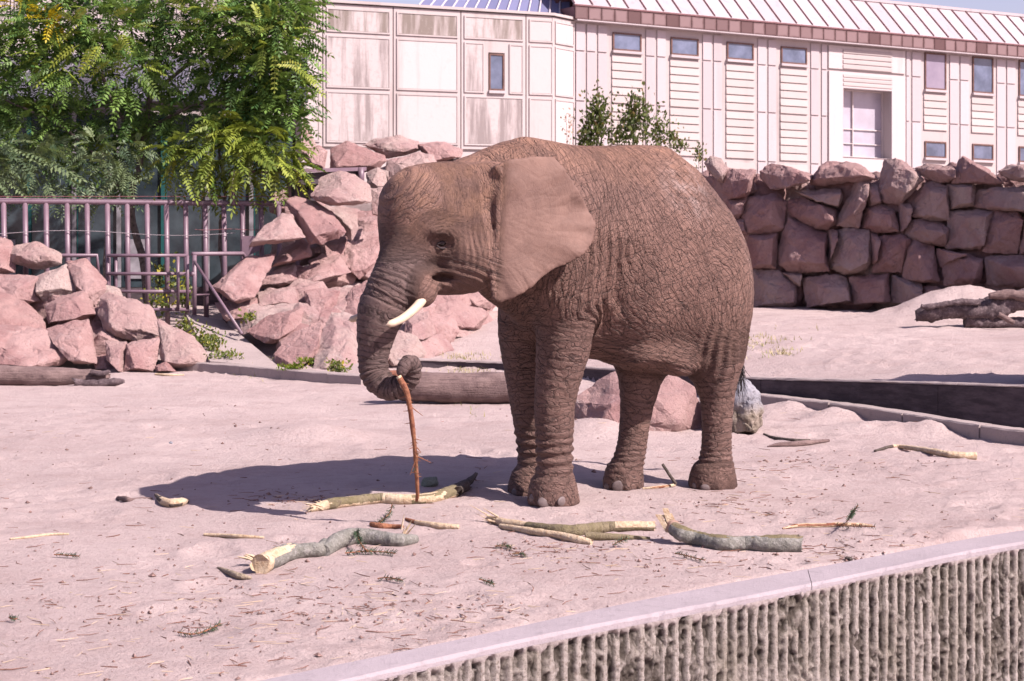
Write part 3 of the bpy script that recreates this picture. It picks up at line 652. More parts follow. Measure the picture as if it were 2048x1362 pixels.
B.obj('parapet_cap', m_wall, pb, (0.0, 1.02, 6.135, 6.19, -.3, .05))
# ---- block with louvres and copper eaves
C_ = Fr((1.35, 37.9), DR, -.024, 1.31)
lb = empty('louvred_building', (1.35, 37.9, 2.5)); tag(lb, 'long white building with ribbed boards under small windows and a copper tiled eave', 'building')
C_.obj('wall', m_wall, lb, (0.002, 6.60, 2.0, 6.12, -3, -.02), (9.24, 22, 2.0, 6.12, -3, -.02), (6.60, 7.20, 2, 6.12, -3, -.02), (8.63, 9.24, 2, 6.12, -3, -.02), (7.20, 8.63, 5.08, 6.12, -3, -.02), (7.20, 8.63, 2, 3.44, -3, -.02))
def strips(tl, tr, zs=((5.47, 6.04), (4.39, 5.44), (3.27, 4.36), (2.2, 3.24))):
    for z0, z1 in zs: C_.obj('pilaster_panel', m_lilac, lb, (tl, tr, z0, z1, -.03, .006))
def boards(t0, t1, z0, z1, pitch=.178):
    z = z1
    while z-pitch > z0-.03:
        v = [C_.P(t, zz, f) for t in (t0, t1) for zz, f in ((z-.006, -.03), (z-.012, .002), (z-pitch+.016, .016), (z-pitch+.010, -.03))]
        mesh('board', v, [(0, 1, 2, 3), (7, 6, 5, 4), (0, 4, 5, 1), (1, 5, 6, 2), (2, 6, 7, 3), (3, 7, 4, 0)], m_board, lb); z -= pitch
for a, b in ((.03, .25), (.30, .52), (.58, .80)): strips(a, b)
for k in range(4):
    tc = 1.31+1.495*k
    C_.window(lb, tc-.36, tc+.37, 5.53, 5.92)
    boards(tc-.38, tc+.39, 4.38, 5.44); boards(tc-.38, tc+.39, 3.26, 4.36); boards(tc-.38, tc+.39, 2.1, 3.22)
    tb = tc+.7475
    strips(tb-.26, tb-.03)
    if k < 3: strips(tb+.03, tb+.25)
    else: strips(tb+.05, tb+.2)
# big window bay
C_.obj('smooth_panel', m_smooth, lb, (6.78, 7.19, 2.2, 5.44, -.035, .03), (8.64, 9.05, 2.2, 5.44, -.035, .03), (7.19, 8.64, 5.07, 5.44, -.035, .03), (7.19, 8.64, 2.2, 3.45, -.035, .03))
C_.obj('smooth_panel', m_field, lb, (6.78, 9.05, 5.5, 6.04, -.035, .02))
for z in (5.98, 5.86, 5.74, 5.62): C_.obj('board', m_board, lb, (7.19, 8.64, z-.10, z-.02, .021, .04))
for z in (5.40, 5.30, 5.20): C_.obj('board', m_board, lb, (7.19, 8.64, z-.08, z-.02, .031, .045))
wn = C_.obj('window', m_white, lb, (7.20, 7.22, 3.46, 5.06, -.34, -.28), (8.61, 8.63, 3.46, 5.06, -.34, -.28), (7.22, 8.61, 3.46, 3.49, -.34, -.28), (7.22, 8.61, 5.03, 5.06, -.34, -.28), (7.72, 7.745, 3.49, 5.03, -.34, -.29), (7.22, 8.61, 4.12, 4.145, -.35, -.30), (7.22, 8.61, 3.78, 3.80, -.35, -.30))
C_.obj('pane', m_pane, wn, (7.22, 7.72, 3.49, 5.03, -.37, -.34)); C_.obj('pane', m_pane, wn, (7.745, 8.61, 3.49, 5.03, -.37, -.34))
C_.obj('reveal', m_lilac, wn, (8.634, 8.642, 3.45, 5.07, -.36, .03), (7.188, 7.196, 3.45, 5.07, -.36, .03), (7.196, 8.634, 5.062, 5.069, -.36, .028), (7.196, 8.634, 3.451, 3.458, -.36, .05))
strips(9.10, 9.20); 
for k in range(8):
    tc = 10.0+1.50*k
    C_.window(lb, tc-.33, tc+.33, 5.18, 6.06, m_mauve if k == 0 else m_glass, frame=m_brown)
    boards(tc-.36, tc+.36, 4.12, 5.08); C_.window(lb, tc-.33, tc+.33, 3.54, 3.93); boards(tc-.36, tc+.36, 2.3, 3.4)
    for q in ((tc-.72, tc-.45), (tc+.45, tc+.72)): strips(*q)
# eave, copper tiles, roof sheets
C_.obj('soffit', m_lilac, lb, (-.05, 22, 6.085, 6.11, -.03, .20))
t = -.10
while t < 22:
    C_.obj('fascia_tile', m_copper, lb, (t, t+.318, 6.115, 6.385, .17, .20)); t += .33
C_.obj('fascia_batten', m_seamd, lb, (-.12, 22, 6.392, 6.425, .12, .215))
SL = Vector((0, 0, 0))
def sheet(fr, t0, t1, f0, z0, f1, z1, name, mat, parent, seam, dt=0.0, sw=.018):
    p = [fr.P(t0, z0, f0), fr.P(t1, z0, f0), fr.P(t1+dt, z1, f1), fr.P(t0+dt, z1, f1)]; dn = Vector((0, 0, -.03))
    o = mesh(name, p+[q+dn for q in p], [(0, 1, 2, 3), (7, 6, 5, 4), (0, 4, 5, 1), (1, 5, 6, 2), (2, 6, 7, 3), (3, 7, 4, 0)], mat, parent)
    mb = MB(); mb.tube([p[0]+Vector((0, 0, .02)), p[3]+Vector((0, 0, .02))], sw, 4); mb.build('seam', seam, o)
t = -.12
while t < 22: sheet(C_, t, t+.445, .20, 6.43, -.72, 7.26, 'roof_sheet', m_roofw, lb, m_seamd); t += .45
C_.obj('ridge_cap', m_roofw, lb, (-.1, 22, 7.27, 7.34, -1.3, -.70))
C_.obj('roof_deck', m_seamd, lb, (-.1, 22, 6.13, 6.38, -4, .16), (-.05, 22, 6.385, 7.2, -4, -.74))
# hip roof behind the square panels, blue sky reflection painted in
hp = empty('hip_roof', (0, 38, 6)); tag(hp, 'standing seam roof with painted blue sky reflection seen above the parapet at the top centre', 'roof')
n = 14
e0, e1, u0, u1 = at(838, 12, 37.2), at(1140, 44, 37.95), at(930, -90, 41.0), at(1139, -75, 40.2)
for k in range(n):
    a, b = k/n, (k+.985)/n; p = [e0.lerp(e1, a), e0.lerp(e1, b), u0.lerp(u1, b), u0.lerp(u1, a)]; dn = Vector((0, .02, -.04))
    o = mesh('roof_sheet', p+[q+dn for q in p], [(0, 1, 2, 3), (7, 6, 5, 4), (0, 4, 5, 1), (1, 5, 6, 2), (2, 6, 7, 3), (3, 7, 4, 0)], m_roofb, hp)
    mb = MB(); mb.tube([p[0]+Vector((0, -.02, .02)), p[3]+Vector((0, -.02, .02))], .022, 4); mb.build('seam', m_seaml, o)
mb = MB(); mb.tube([e0+Vector((-.6, -.1, -.05)), e1+Vector((-2.2, -.1, -.02))], .05, 6); mb.build('gutter', m_copper, hp)

# ---- dark glazed house behind the fence
gh = empty('glazed_house', (-5, 29, .4)); tag(gh, 'dark glazed house with teal frames and grey sloping roof behind the tree and tube fence', 'building')
G_ = Fr((-12.2, 28.4), (1, .12)); m_dg = glass('dark_glass', (.018, .026, .034), (.06, .085, .10), .12); m_teal = plain('teal_frame', (.015, .09, .09), .5); m_gp = plain('grey_post', (.30, .28, .31), .6, .3, .35, 3)
m_groof = roofing('grey_roof', (.07, .066, .085), (.14, .135, .18), .1)
G_.obj('base_wall', m_dark, gh, (0, 8.7, .2, .75, -.2, .05)); G_.obj('back_wall', m_dark, gh, (0, 8.7, .2, 3.75, -3.2, -3.0))
for k in range(12):
    t0 = k*.72; G_.obj('pane', m_dg, gh, (t0+.04, t0+.68, .76, 3.6, -.03, .0)); G_.obj('post', m_gp if k % 3 else m_teal, gh, (t0-.035, t0+.035, .76, 3.66, -.04, .05))
    if k % 2: G_.obj('frame', m_teal, gh, (t0+.045, t0+.06, .8, 3.55, .005, .03))
    if k in (3, 5, 8): G_.obj('white_panel', m_gp, gh, (t0+.12, t0+.5, .9, 1.55, .005, .03))
G_.obj('beam', m_gp, gh, (-.1, 8.8, 3.67, 3.86, -.05, .12)); G_.obj('side_wall', m_dark, gh, (8.65, 8.75, .2, 3.6, -3.2, -.06))
for k in range(13): sheet(G_, -.1+k*.69, -.1+(k+1)*.69-.01, .35, 3.84, -3.3, 4.9, 'roof_sheet', m_groof, gh, m_gp)
# ================================================================ tube fence, gate, rails, wires
def tube_mat():
    M = Mat('mauve_paint', .42, .45); v = M.tc.outputs['Object']; n = M.noise(v, 4, 5, .65); n2 = M.noise(v, 26, 4, .7)
    c = M.mix(M.ramp(n, .35, .65), (.165, .105, .135), (.215, .145, .180)); c = M.mix(M.ramp(n2, .62, .74, 0, .7), c, (.16, .06, .05)); return M.done(c, M.bump(n2, .002, .4))
m_tube = tube_mat()
def tube(name, parent, pts, r, mat=m_tube, n=14):
    mb = MB(); mb.tube(pts, r, n); return mb.build(name, mat, parent, True)
fn = empty('tube_fence', at(100, 620, 24.6)); tag(fn, 'mauve painted steel tube fence with thick upright bars along the left back', 'fence')
fd = lambda px: 24.4+(px+60)/660*1.5
ry = lambda px: 402+(px-20)/560*5.5
tube('top_rail', fn, [at(x, ry(x), fd(x)) for x in (-520, -200, 0, 150, 300, 450, 600)], .042)
bars = [-150, -111, -72, -33, 7, 50, 92, 134, 174, 214.5, 254, 294, 332.5, 371, 410, 447.5, 484.5, 522, 557.6, 594]
for x in bars:
    d = fd(x); p = at(x, ry(x)+3, d); q = at(x+3, 640, d); q.z = .32
    tube('bar', fn, [p, q], .037)
tube('low_rail', fn, [at(-60, 511, 24.2), at(120, 511, 24.35), at(194, 511, 24.4), at(197, 552, 24.4)], .028)
gt = empty('small_gate', at(300, 625, 24.3)); tag(gt, 'small mauve gate of crossed tubes low in the fence between the boulder heaps', 'gate')
for y, x0, x1 in ((511, 213, 377), (547.5, 213, 384), (583, 220, 382), (619, 262, 376)): tube('rail', gt, [at(x0, y, 24.35), at(x1, y, 24.6)], .024)
for x, y0, y1 in ((216, 511, 615), (232, 513, 619), (356, 513, 619), (375, 511, 619)): tube('stile', gt, [at(x, y0, 24.42), at(x, y1, 24.42)], .022)
br = empty('handrail', at(389, 625, 24.2)); tag(br, 'mauve tube handrail with a slanting brace beside the small gate', 'handrail')
tube('post', br, [at(389, 510, 24.2), at(389, 630, 24.2)], .030); tube('rail', br, [at(385, 508, 24.2), at(485, 507, 25.2), at(493, 517, 25.2)], .030)
tube('brace', br, [at(389, 523, 24.15), at(484, 668, 23.0)], .021); tube('bracket', br, [at(384, 590, 24.2), at(418, 589, 24.6)], .012)
tube('pipe_collar', br, [at(380, 548, 24.2), at(390, 548, 24.2)], .035)
pn = empty('fence_plate', at(505, 500, 25.3)); tag(pn, 'flat mauve steel plate filling the fence beside the boulders', 'panel')
mb = MB(); v = [at(484, 472, 25.55), at(530, 472, 25.6), at(520, 500, 25.6), at(484, 518, 25.55)]; mb.add([*v, *[q+Vector((0, .02, 0)) for q in v]], [(3, 2, 1, 0), (4, 5, 6, 7), (0, 1, 5, 4), (1, 2, 6, 5), (2, 3, 7, 6), (3, 0, 4, 7)]); mb.build('plate', m_tube, pn)
up = empty('upper_railing', at(600, 400, 26)); tag(up, 'upper mauve steel railing and dark beam ending among the boulders', 'railing')
tube('post', up, [at(465, 343, 25.5), at(465, 410, 25.5)], .040); tube('post', up, [at(577, 345, 26), at(578, 410, 26)], .036)
def bar(name, a, b, w_, h_, mat, parent):
    a, b = Vector(a), Vector(b); x = (b-a); y = Vector((-x.y, x.x, 0)).normalized()*w_; mb = MB(); mb.box(a, x, y, Vector((0, 0, -h_))); return mb.build(name, mat, parent)
bar('rail', at(462, 342, 25.4), at(733, 334, 26.6), .06, .055, m_tube, up)
m_db = plain('dark_steel', (.06, .045, .055), .6)
bar('dark_beam', at(596, 347, 26.1), at(716, 340, 26.6), .3, .17, m_db, up); bar('dark_beam', at(590, 366, 26.3), at(640, 362, 26.5), .3, .30, m_db, up)
tube('post', up, [at(722, 335, 26.55), at(722, 372, 26.55)], .05)
for x in (599, 616): tube('post', up, [at(x, 368, 26.4), at(x, 402, 26.4)], .03, m_db)
m_wire = plain('wire', (.30, .26, .28), .4, .5)
m_rw = plain('rusty_wire', (.20, .06, .07), .5, .4)
for (y, x0, x1, sag, mt, lb_) in ((466, -200, 470, 5, m_wire, 'thin pale wire strung across the bars at mid height'), (393, -200, 600, 0, m_rw, 'thin rusty wire strung just above the top rail of the fence'), (459, 390, 530, 1, m_rw, 'short rusty wire crossing the bars right of the handrail')):
    mb = MB(); mb.tube([at(x0+(x1-x0)*k/20, y+sag*math.sin(k/20*math.pi*3), fd(x0+(x1-x0)*k/20)-.07) for k in range(21)], .0045, 5); o = mb.build('wire', mt); tag(o, lb_, 'wire')
# ================================================================ elephant
EO = np.array([.655, 12.40]); E1 = np.array([-.839, -.545]); E2 = np.array([.545, -.839])
def el(u, v, z): return Vector((EO[0]+u*E1[0]+v*E2[0], EO[1]+u*E1[1]+v*E2[1], z))
class Field:
    def __init__(s, lo, hi, h):
        s.lo = np.array(lo, float); s.h = h; s.n = np.ceil((np.array(hi)-s.lo)/h).astype(int)+1
        s.ax = [s.lo[k]+h*np.arange(s.n[k]) for k in range(3)]; s.D = np.full(s.n, 1.0, np.float32)
    def sl(s, lo, hi, pad):
        a = [int(max(0, math.floor((lo[k]-pad-s.lo[k])/s.h))) for k in range(3)]
        b = [int(min(s.n[k], math.ceil((hi[k]+pad-s.lo[k])/s.h)+1)) for k in range(3)]
        return tuple(slice(a[k], b[k]) for k in range(3))
    def grid(s, q):
        return np.meshgrid(*[s.ax[k][q[k]] for k in range(3)], indexing='ij', sparse=True)
def smin(a, b, k):
    h = np.maximum(k-np.abs(a-b), 0)/k
    return np.minimum(a, b)-h*h*k*.25
def seg_dist(X, Y, Z, a, b, ra, rb, sq=None):
    a = np.array(a); b = np.array(b); d = b-a; L2 = (d*d).sum()+1e-9
    t = np.clip(((X-a[0])*d[0]+(Y-a[1])*d[1]+(Z-a[2])*d[2])/L2, 0, 1)
    dx, dy, dz = X-a[0]-t*d[0], Y-a[1]-t*d[1], Z-a[2]-t*d[2]
    return np.sqrt(dx*dx+dy*dy+dz*dz)-(ra+(rb-ra)*t), t
def chain(pts):
    """list of ((x,y,z), r) smoothly resampled with Catmull-Rom"""
    P = np.array([list(p)+[r] for p, r in pts], float); out = []
    n = len(P)
    for i in range(n-1):
        p0, p1, p2, p3 = P[max(i-1, 0)], P[i], P[i+1], P[min(i+2, n-1)]
        for k in range(3):
            t = k/3.0
            out.append(.5*((2*p1)+(-p0+p2)*t+(2*p0-5*p1+4*p2-p3)*t*t+(-p0+3*p1-3*p2+p3)*t**3))
    out.append(P[-1]); return np.array(out)
def pxc(rows, Y):
    """rows of (px, py, half width px[, depth offset])"""
    r = []
    for q in rows:
        y = Y+(q[3] if len(q) > 3 else 0); r.append((at(q[0], q[1], y), q[2]/F*y))
    return r

LEG_NF = chain(pxc([(1112, 430, 74, .16), (1120, 500, 86, .08), (1127, 560, 76, .02), (1130, 620, 63), (1128, 680, 57), (1119, 740, 49), (1110, 800, 42.5), (1109, 850, 40), (1109, 900, 37), (1109, 940, 38), (1107, 970, 43), (1106, 990, 48), (1106, 1003, 49)], 11.92))
LEG_FF = chain(pxc([(1085, 480, 60, -.1), (1070, 560, 66, -.05), (1054, 640, 60), (1052, 700, 52), (1058, 770, 45), (1065, 840, 40), (1069, 900, 35), (1069, 940, 36), (1064, 965, 40), (1060, 982, 43)], 12.36))
LEG_NH = chain(pxc([(1396, 480, 74, .0), (1405, 560, 76, 0), (1414, 640, 75), (1424, 700, 67), (1430, 745, 50), (1434, 790, 37), (1434, 840, 31.5), (1433, 890, 31), (1431, 925, 35), (1428, 950, 41), (1425, 963, 45)], 12.62))
LEG_FH = chain(pxc([(1330, 560, 70, .35), (1300, 640, 72, .22), (1286, 700, 60, .1), (1281, 750, 46), (1275, 800, 36), (1269, 850, 31), (1262, 900, 31), (1252, 940, 35), (1246, 965, 38)], 12.62))
TRUNK = chain(pxc([(828, 470, 64, .12), (810, 520, 54, .04), (788, 570, 52, -.02), (768, 610, 50, -.04), (757, 645, 43, -.05), (750, 680, 37, -.05), (746, 715, 32, -.05),
                   (749, 745, 30, -.06), (764, 768, 29, -.08), (788, 777, 24.5, -.11), (812, 768, 20.5, -.15), (826, 748, 18.5, -.18), (824, 728, 18, -.21), (812, 727, 15.5, -.25), (803, 743, 12.5, -.27)], 11.22))
TAIL = chain([(el(-1.12, 0, 1.85), .07), (el(-1.27, 0, 1.6), .045), (el(-1.30, .0, 1.3), .035), (el(-1.27, .0, 1.0), .025), (el(-1.24, -.0, .86), .02)])
# trunk torso: u, centre height, half height, half width
TOR = np.array([(-1.10, 1.56, .02, .02), (-1.07, 1.56, .27, .19), (-.98, 1.58, .45, .32), (-.86, 1.61, .57, .40), (-.71, 1.625, .69, .47), (-.48, 1.665, .782, .55), (-.2, 1.68, .767, .565), (.05, 1.685, .752, .555),
                (.3, 1.70, .735, .53), (.5, 1.76, .70, .47), (.69, 1.83, .645, .41), (.85, 1.86, .56, .36), (1.0, 1.86, .46, .30), (1.12, 1.86, .33, .23), (1.2, 1.86, .17, .12), (1.23, 1.86, .02, .02)])
EAR_PX = [(985, 334), (1011, 319), (1060, 313), (1104, 312), (1118, 329), (1139, 357), (1163, 388), (1180, 412), (1193, 434), (1199, 452), (1192, 478), (1180, 498), (1160, 516), (1125, 533), (1104, 541),
          (1077, 561), (1053, 581), (1025, 598), (1004, 606), (988, 604), (982, 581), (981, 547), (986, 512), (990, 474), (990, 440), (992, 412), (998, 385), (1004, 360)]
def ear_frame():
    O = at(1000, 430, 11.235)
    A = (at(1195, 450, 11.50)-O).normalized()       # backwards along the flank
    N = A.cross(Vector((0, 0, 1))).normalized()
    if N.y > 0: N = -N
    N = (N+Vector((0, 0, .10))).normalized(); B = N.cross(A).normalized()
    if B.z < 0: B = -B
    return O, A, B, N
EARO, EARA, EARB, EARN = ear_frame()
def ear_curve(a, b):
    s = .03*np.sin(np.clip(a, 0, 1)*5.0)-.05*np.clip(a-.30, 0, 1)
    an = np.arctan2(b+.05, a+.15); rr_ = np.hypot(a, b); s = s+.020*np.sin(an*9+1.5+rr_*3)*np.clip((rr_-.25)*3, 0, 1)+.008*np.sin(an*23)*np.clip((rr_-.35)*4, 0, 1)+.02*np.clip(-b-.25, 0, 1)*np.sin(a*14)
    s = s-.10*np.clip(.07-a, 0, .2)*.3
    return s
def poly2(pts):
    out = []
    cp = EYE
    for x, y in pts:
        d = (at(x, y, 1.0)-cp); t = (EARO-cp).dot(EARN)/d.dot(EARN); p = cp+d*t-EARO
        out.append((p.dot(EARA), p.dot(EARB)))
    return np.array(out)
def poly_sdf(a, b, P):
    d = np.full(a.shape, 1e9, np.float32); s = np.ones(a.shape, np.float32); n = len(P)
    for i in range(n):
        x0, y0 = P[i]; x1, y1 = P[i-1]; ex, ey = x1-x0, y1-y0; wx, wy = a-x0, b-y0
        t = np.clip((wx*ex+wy*ey)/(ex*ex+ey*ey), 0, 1); d = np.minimum(d, (wx-ex*t)**2+(wy-ey*t)**2)
        c1, c2, c3 = b >= y0, b < y1, ex*wy > ey*wx
        s = np.where((c1 & c2 & c3) | (~c1 & ~c2 & ~c3), -s, s)
    return s*np.sqrt(d)

def elephant_field(h):
    G = Field((-1.13, 10.75, -.03), (2.02, 13.5, 2.56), h)
    # torso
    q = G.sl((-.6, 11.2, .7), (2.0, 13.4, 2.56), 0); X, Y, Z = G.grid(q)
    U = (X-EO[0])*E1[0]+(Y-EO[1])*E1[1]; V = (X-EO[0])*E2[0]+(Y-EO[1])*E2[1]
    from_u = lambda c: np.interp(U, TOR[:, 0], TOR[:, c])
    zc, hh, ww = from_u(1), from_u(2), from_u(3)
    dz = (Z-zc)/hh; w2 = ww*(1-.22*np.clip(dz, 0, 1)**2)*(1-np.clip((U+.05)/.35, 0, 1)*.42*np.clip(-dz+.15, 0, 1))      # narrower towards the spine
    r = (np.abs(V/w2)**2.25+np.abs(dz)**2.25)**(1/2.25)
    G.D[q] = np.where((U > -1.16) & (U < 1.22)|(r*0 > 1), (r-1)*np.minimum(hh, ww)*.95, .3).astype(np.float32)
    def add(P, k, pad=.12):
        for i in range(len(P)-1):
            a, b = P[i], P[i+1]; rm = max(a[3], b[3])
            q = G.sl(np.minimum(a[:3], b[:3])-rm, np.maximum(a[:3], b[:3])+rm, pad); X, Y, Z = G.grid(q)
            d, _ = seg_dist(X, Y, Z, a[:3], b[:3], a[3], b[3]); G2[q] = np.minimum(G2[q], d)
    def part(P, k):
        nonlocal G2
        G2 = np.full(G.n, 1.0, np.float32); add(P, k)
        G.D = smin(G.D, G2, k)
    G2 = None
    def ell(c, r, k, frame=True, sub=False):
        c = np.array(c); rm = max(r); q = G.sl(c-rm, c+rm, .2); X, Y, Z = G.grid(q)
        dx, dy, dz = X-c[0], Y-c[1], Z-c[2]
        a = (dx*E1[0]+dy*E1[1])/r[0]; b = (dx*E2[0]+dy*E2[1])/r[1]; g = dz/r[2]
        m = np.sqrt(a*a+b*b+g*g); m2 = np.sqrt((a/r[0])**2+(b/r[1])**2+(g/r[2])**2)+1e-6
        d = m*(m-1)/m2
        G.D[q] = -smin(-G.D[q], d, k) if sub else smin(G.D[q], d, k)
    # shoulders, hips
    ell(el(.52, .27, 1.62), (.30, .25, .52), .15)
    ell(el(-.74, .24, 1.42), (.36, .26, .50), .15)
    ell(el(-.60, -.2, 1.4), (.38, .25, .5), .15)
    for P, k in ((LEG_NF, .028), (LEG_FF, .10), (LEG_NH, .12), (LEG_FH, .12)): part(P, k)
    # belly fold
    ell(at(1360, 735, 12.38), (.10, .09, .055), .12); ell(at(1310, 712, 12.40), (.30, .20, .07), .14)
    # head
    neck = chain([(el(.75, 0, 1.95), .44), (el(1.05, 0, 1.97), .38), (el(1.28, 0, 1.93), .31)]); part(neck, .15)
    ell(at(862, 436, 11.42), (.325, .285, .33), .12)
    ell(at(852, 400, 11.42), (.27, .26, .215), .1)
    ell(at(925, 470, 11.42), (.27, .27, .30), .12)
    ell(at(935, 520, 11.36), (.17, .235, .20), .1)
    ell(at(880, 556, 11.32), (.19, .15, .11), .08)      # lower jaw
    ell(at(930, 545, 11.36), (.18, .16, .10), .08)
    ell(at(820, 440, 11.3), (.16, .19, .26), .12)
    ell(at(925, 375, 11.47), (.22, .22, .16), .12)
    part(TRUNK, .07)
    ell(at(848, 575, 11.13), (.085, .05, .11), .05)
    ell(at(838, 588, 11.2), (.09, .125, .085), .06)       # tusk sheath
    part(TAIL, .05)
    # brow and eye socket
    ell(at(885, 462, 11.16), (.10, .05, .035), .05)
    ell(at(884, 488, 11.135), (.060, .035, .034), .05, sub=True)
    ell(at(872, 532, 11.15), (.06, .05, .03), .04, sub=True)      # dent under the cheek
    ell(at(888, 556, 11.17), (.075, .10, .024), .03, sub=True); ell(at(910, 578, 11.17), (.11, .03, .012), .03, sub=True)      # open mouth
    ell(at(955, 455, 11.13), (.05, .05, .11), .08, sub=True)     # temple hollow
    # feet: toes and flat sole
    for P, n, R in ((LEG_NF, 4, 1.05), (LEG_FF, 4, 1.02), (LEG_NH, 4, 1.05), (LEG_FH, 4, 1.04)):
        c = P[-1]
        q = G.sl(c[:3]-.3, c[:3]+.3, 0); X, Y, Z = G.grid(q)
        a = np.arctan2((Y-c[1]), (X-c[0])); rr = np.sqrt((X-c[0])**2+(Y-c[1])**2)
        rad = c[3]*R+.010*np.cos(a*9)*np.clip((.12-Z)/.1, 0, 1)
        d = np.maximum(rr-rad+.35*np.clip(Z, 0, 1)**1.3, np.maximum(Z-.16, -Z))
        G.D[q] = smin(G.D[q], d, .05)
    # ear
    P = poly2(EAR_PX); lo = np.array([min(EARO[k], EARO[k]) for k in range(3)])
    pts = [EARO+EARA*float(a)+EARB*float(b) for a, b in P]
    lo = np.min([list(p) for p in pts], 0)-.12; hi = np.max([list(p) for p in pts], 0)+.12
    q = G.sl(lo, hi, 0); X, Y, Z = G.grid(q); dx, dy, dz = X-EARO[0], Y-EARO[1], Z-EARO[2]
    a = dx*EARA[0]+dy*EARA[1]+dz*EARA[2]; b = dx*EARB[0]+dy*EARB[1]+dz*EARB[2]; n = dx*EARN[0]+dy*EARN[1]+dz*EARN[2]
    t = np.abs(n-ear_curve(a, b))-(.021-.006*np.clip(a*2, 0, 1)); e = poly_sdf(a, b, P)
    m = smin(-t, -e, .02); d = -m
    G.D[q] = smin(G.D[q], d, .022)
    # ridge where the ear is rooted
    root = chain([(at(965, 362, 11.43), .085), (at(995, 356, 11.40), .08), (at(1018, 362, 11.35), .05), (at(1026, 376, 11.29), .026), (at(1008, 394, 11.27), .020), (at(996, 430, 11.27), .014)])
    part(root, .07)
    ell(at(985, 380, 11.405), (.15, .12, .17), .09)
    # under the sole nothing
    q = G.sl((-2, 10, -.1), (3, 14, .02), 0); X, Y, Z = G.grid(q); G.D[q] = np.maximum(G.D[q], .0-Z+0*X+0*Y)
    return G

def surface_nets(G):
    D = G.D; S_ = D < 0; nx, ny, nz = D.shape
    c = np.zeros((nx-1, ny-1, nz-1), np.int8)
    for a in (0, 1):
        for b in (0, 1):
            for e in (0, 1): c += S_[a:nx-1+a, b:ny-1+b, e:nz-1+e]
    idx = np.argwhere((c > 0) & (c < 8)); vid = np.full(c.shape, -1, np.int64); vid[tuple(idx.T)] = np.arange(len(idx))
    acc = np.zeros((len(idx), 3)); cnt = np.zeros(len(idx))
    corners = [(a, b, e) for a in (0, 1) for b in (0, 1) for e in (0, 1)]
    for p in corners:
        for k in range(3):
            if p[k]: continue
            q = list(p); q[k] = 1
            d0 = D[idx[:, 0]+p[0], idx[:, 1]+p[1], idx[:, 2]+p[2]]; d1 = D[idx[:, 0]+q[0], idx[:, 1]+q[1], idx[:, 2]+q[2]]
            m = (d0 < 0) != (d1 < 0); t = np.where(m, d0/(d0-d1+1e-12), 0)
            pt = np.tile(np.array(p, float), (len(idx), 1)); pt[:, k] += t
            acc += pt*m[:, None]; cnt += m
    V = (idx+acc/cnt[:, None])*G.h+G.lo
    Fs = []
    for k in range(3):
        A = [slice(1, -1)]*3; A[k] = slice(0, -1); B = [slice(1, -1)]*3; B[k] = slice(1, None)
        a_, b_ = S_[tuple(A)], S_[tuple(B)]
        e = np.argwhere(a_ != b_); s = a_[tuple(e.T)]; off = np.ones(3, int); off[k] = 0; e = e+off
        i, j = [(1, 2), (2, 0), (0, 1)][k]; di = np.zeros(3, int); dj = np.zeros(3, int); di[i] = 1; dj[j] = 1
        q = np.stack([vid[tuple((e-di-dj).T)], vid[tuple((e-dj).T)], vid[tuple(e.T)], vid[tuple((e-di).T)]], 1)
        q[~s] = q[~s][:, ::-1]; Fs.append(q)
    return V, np.concatenate(Fs)

def near_chain(P3, C):
    """distance to a resampled chain and arc length there"""
    best = np.full(len(P3), 9.); arc = np.zeros(len(P3)); L = 0
    for i in range(len(C)-1):
        a, b = C[i], C[i+1]; d = b[:3]-a[:3]; l = np.linalg.norm(d)+1e-9
        t = np.clip(((P3-a[:3])@d)/l**2, 0, 1); dd = np.linalg.norm(P3-a[:3]-t[:, None]*d, axis=1)-(a[3]+(b[3]-a[3])*t)
        m = dd < best; best[m] = dd[m]; arc[m] = L+t[m]*l; L += l
    return best, arc

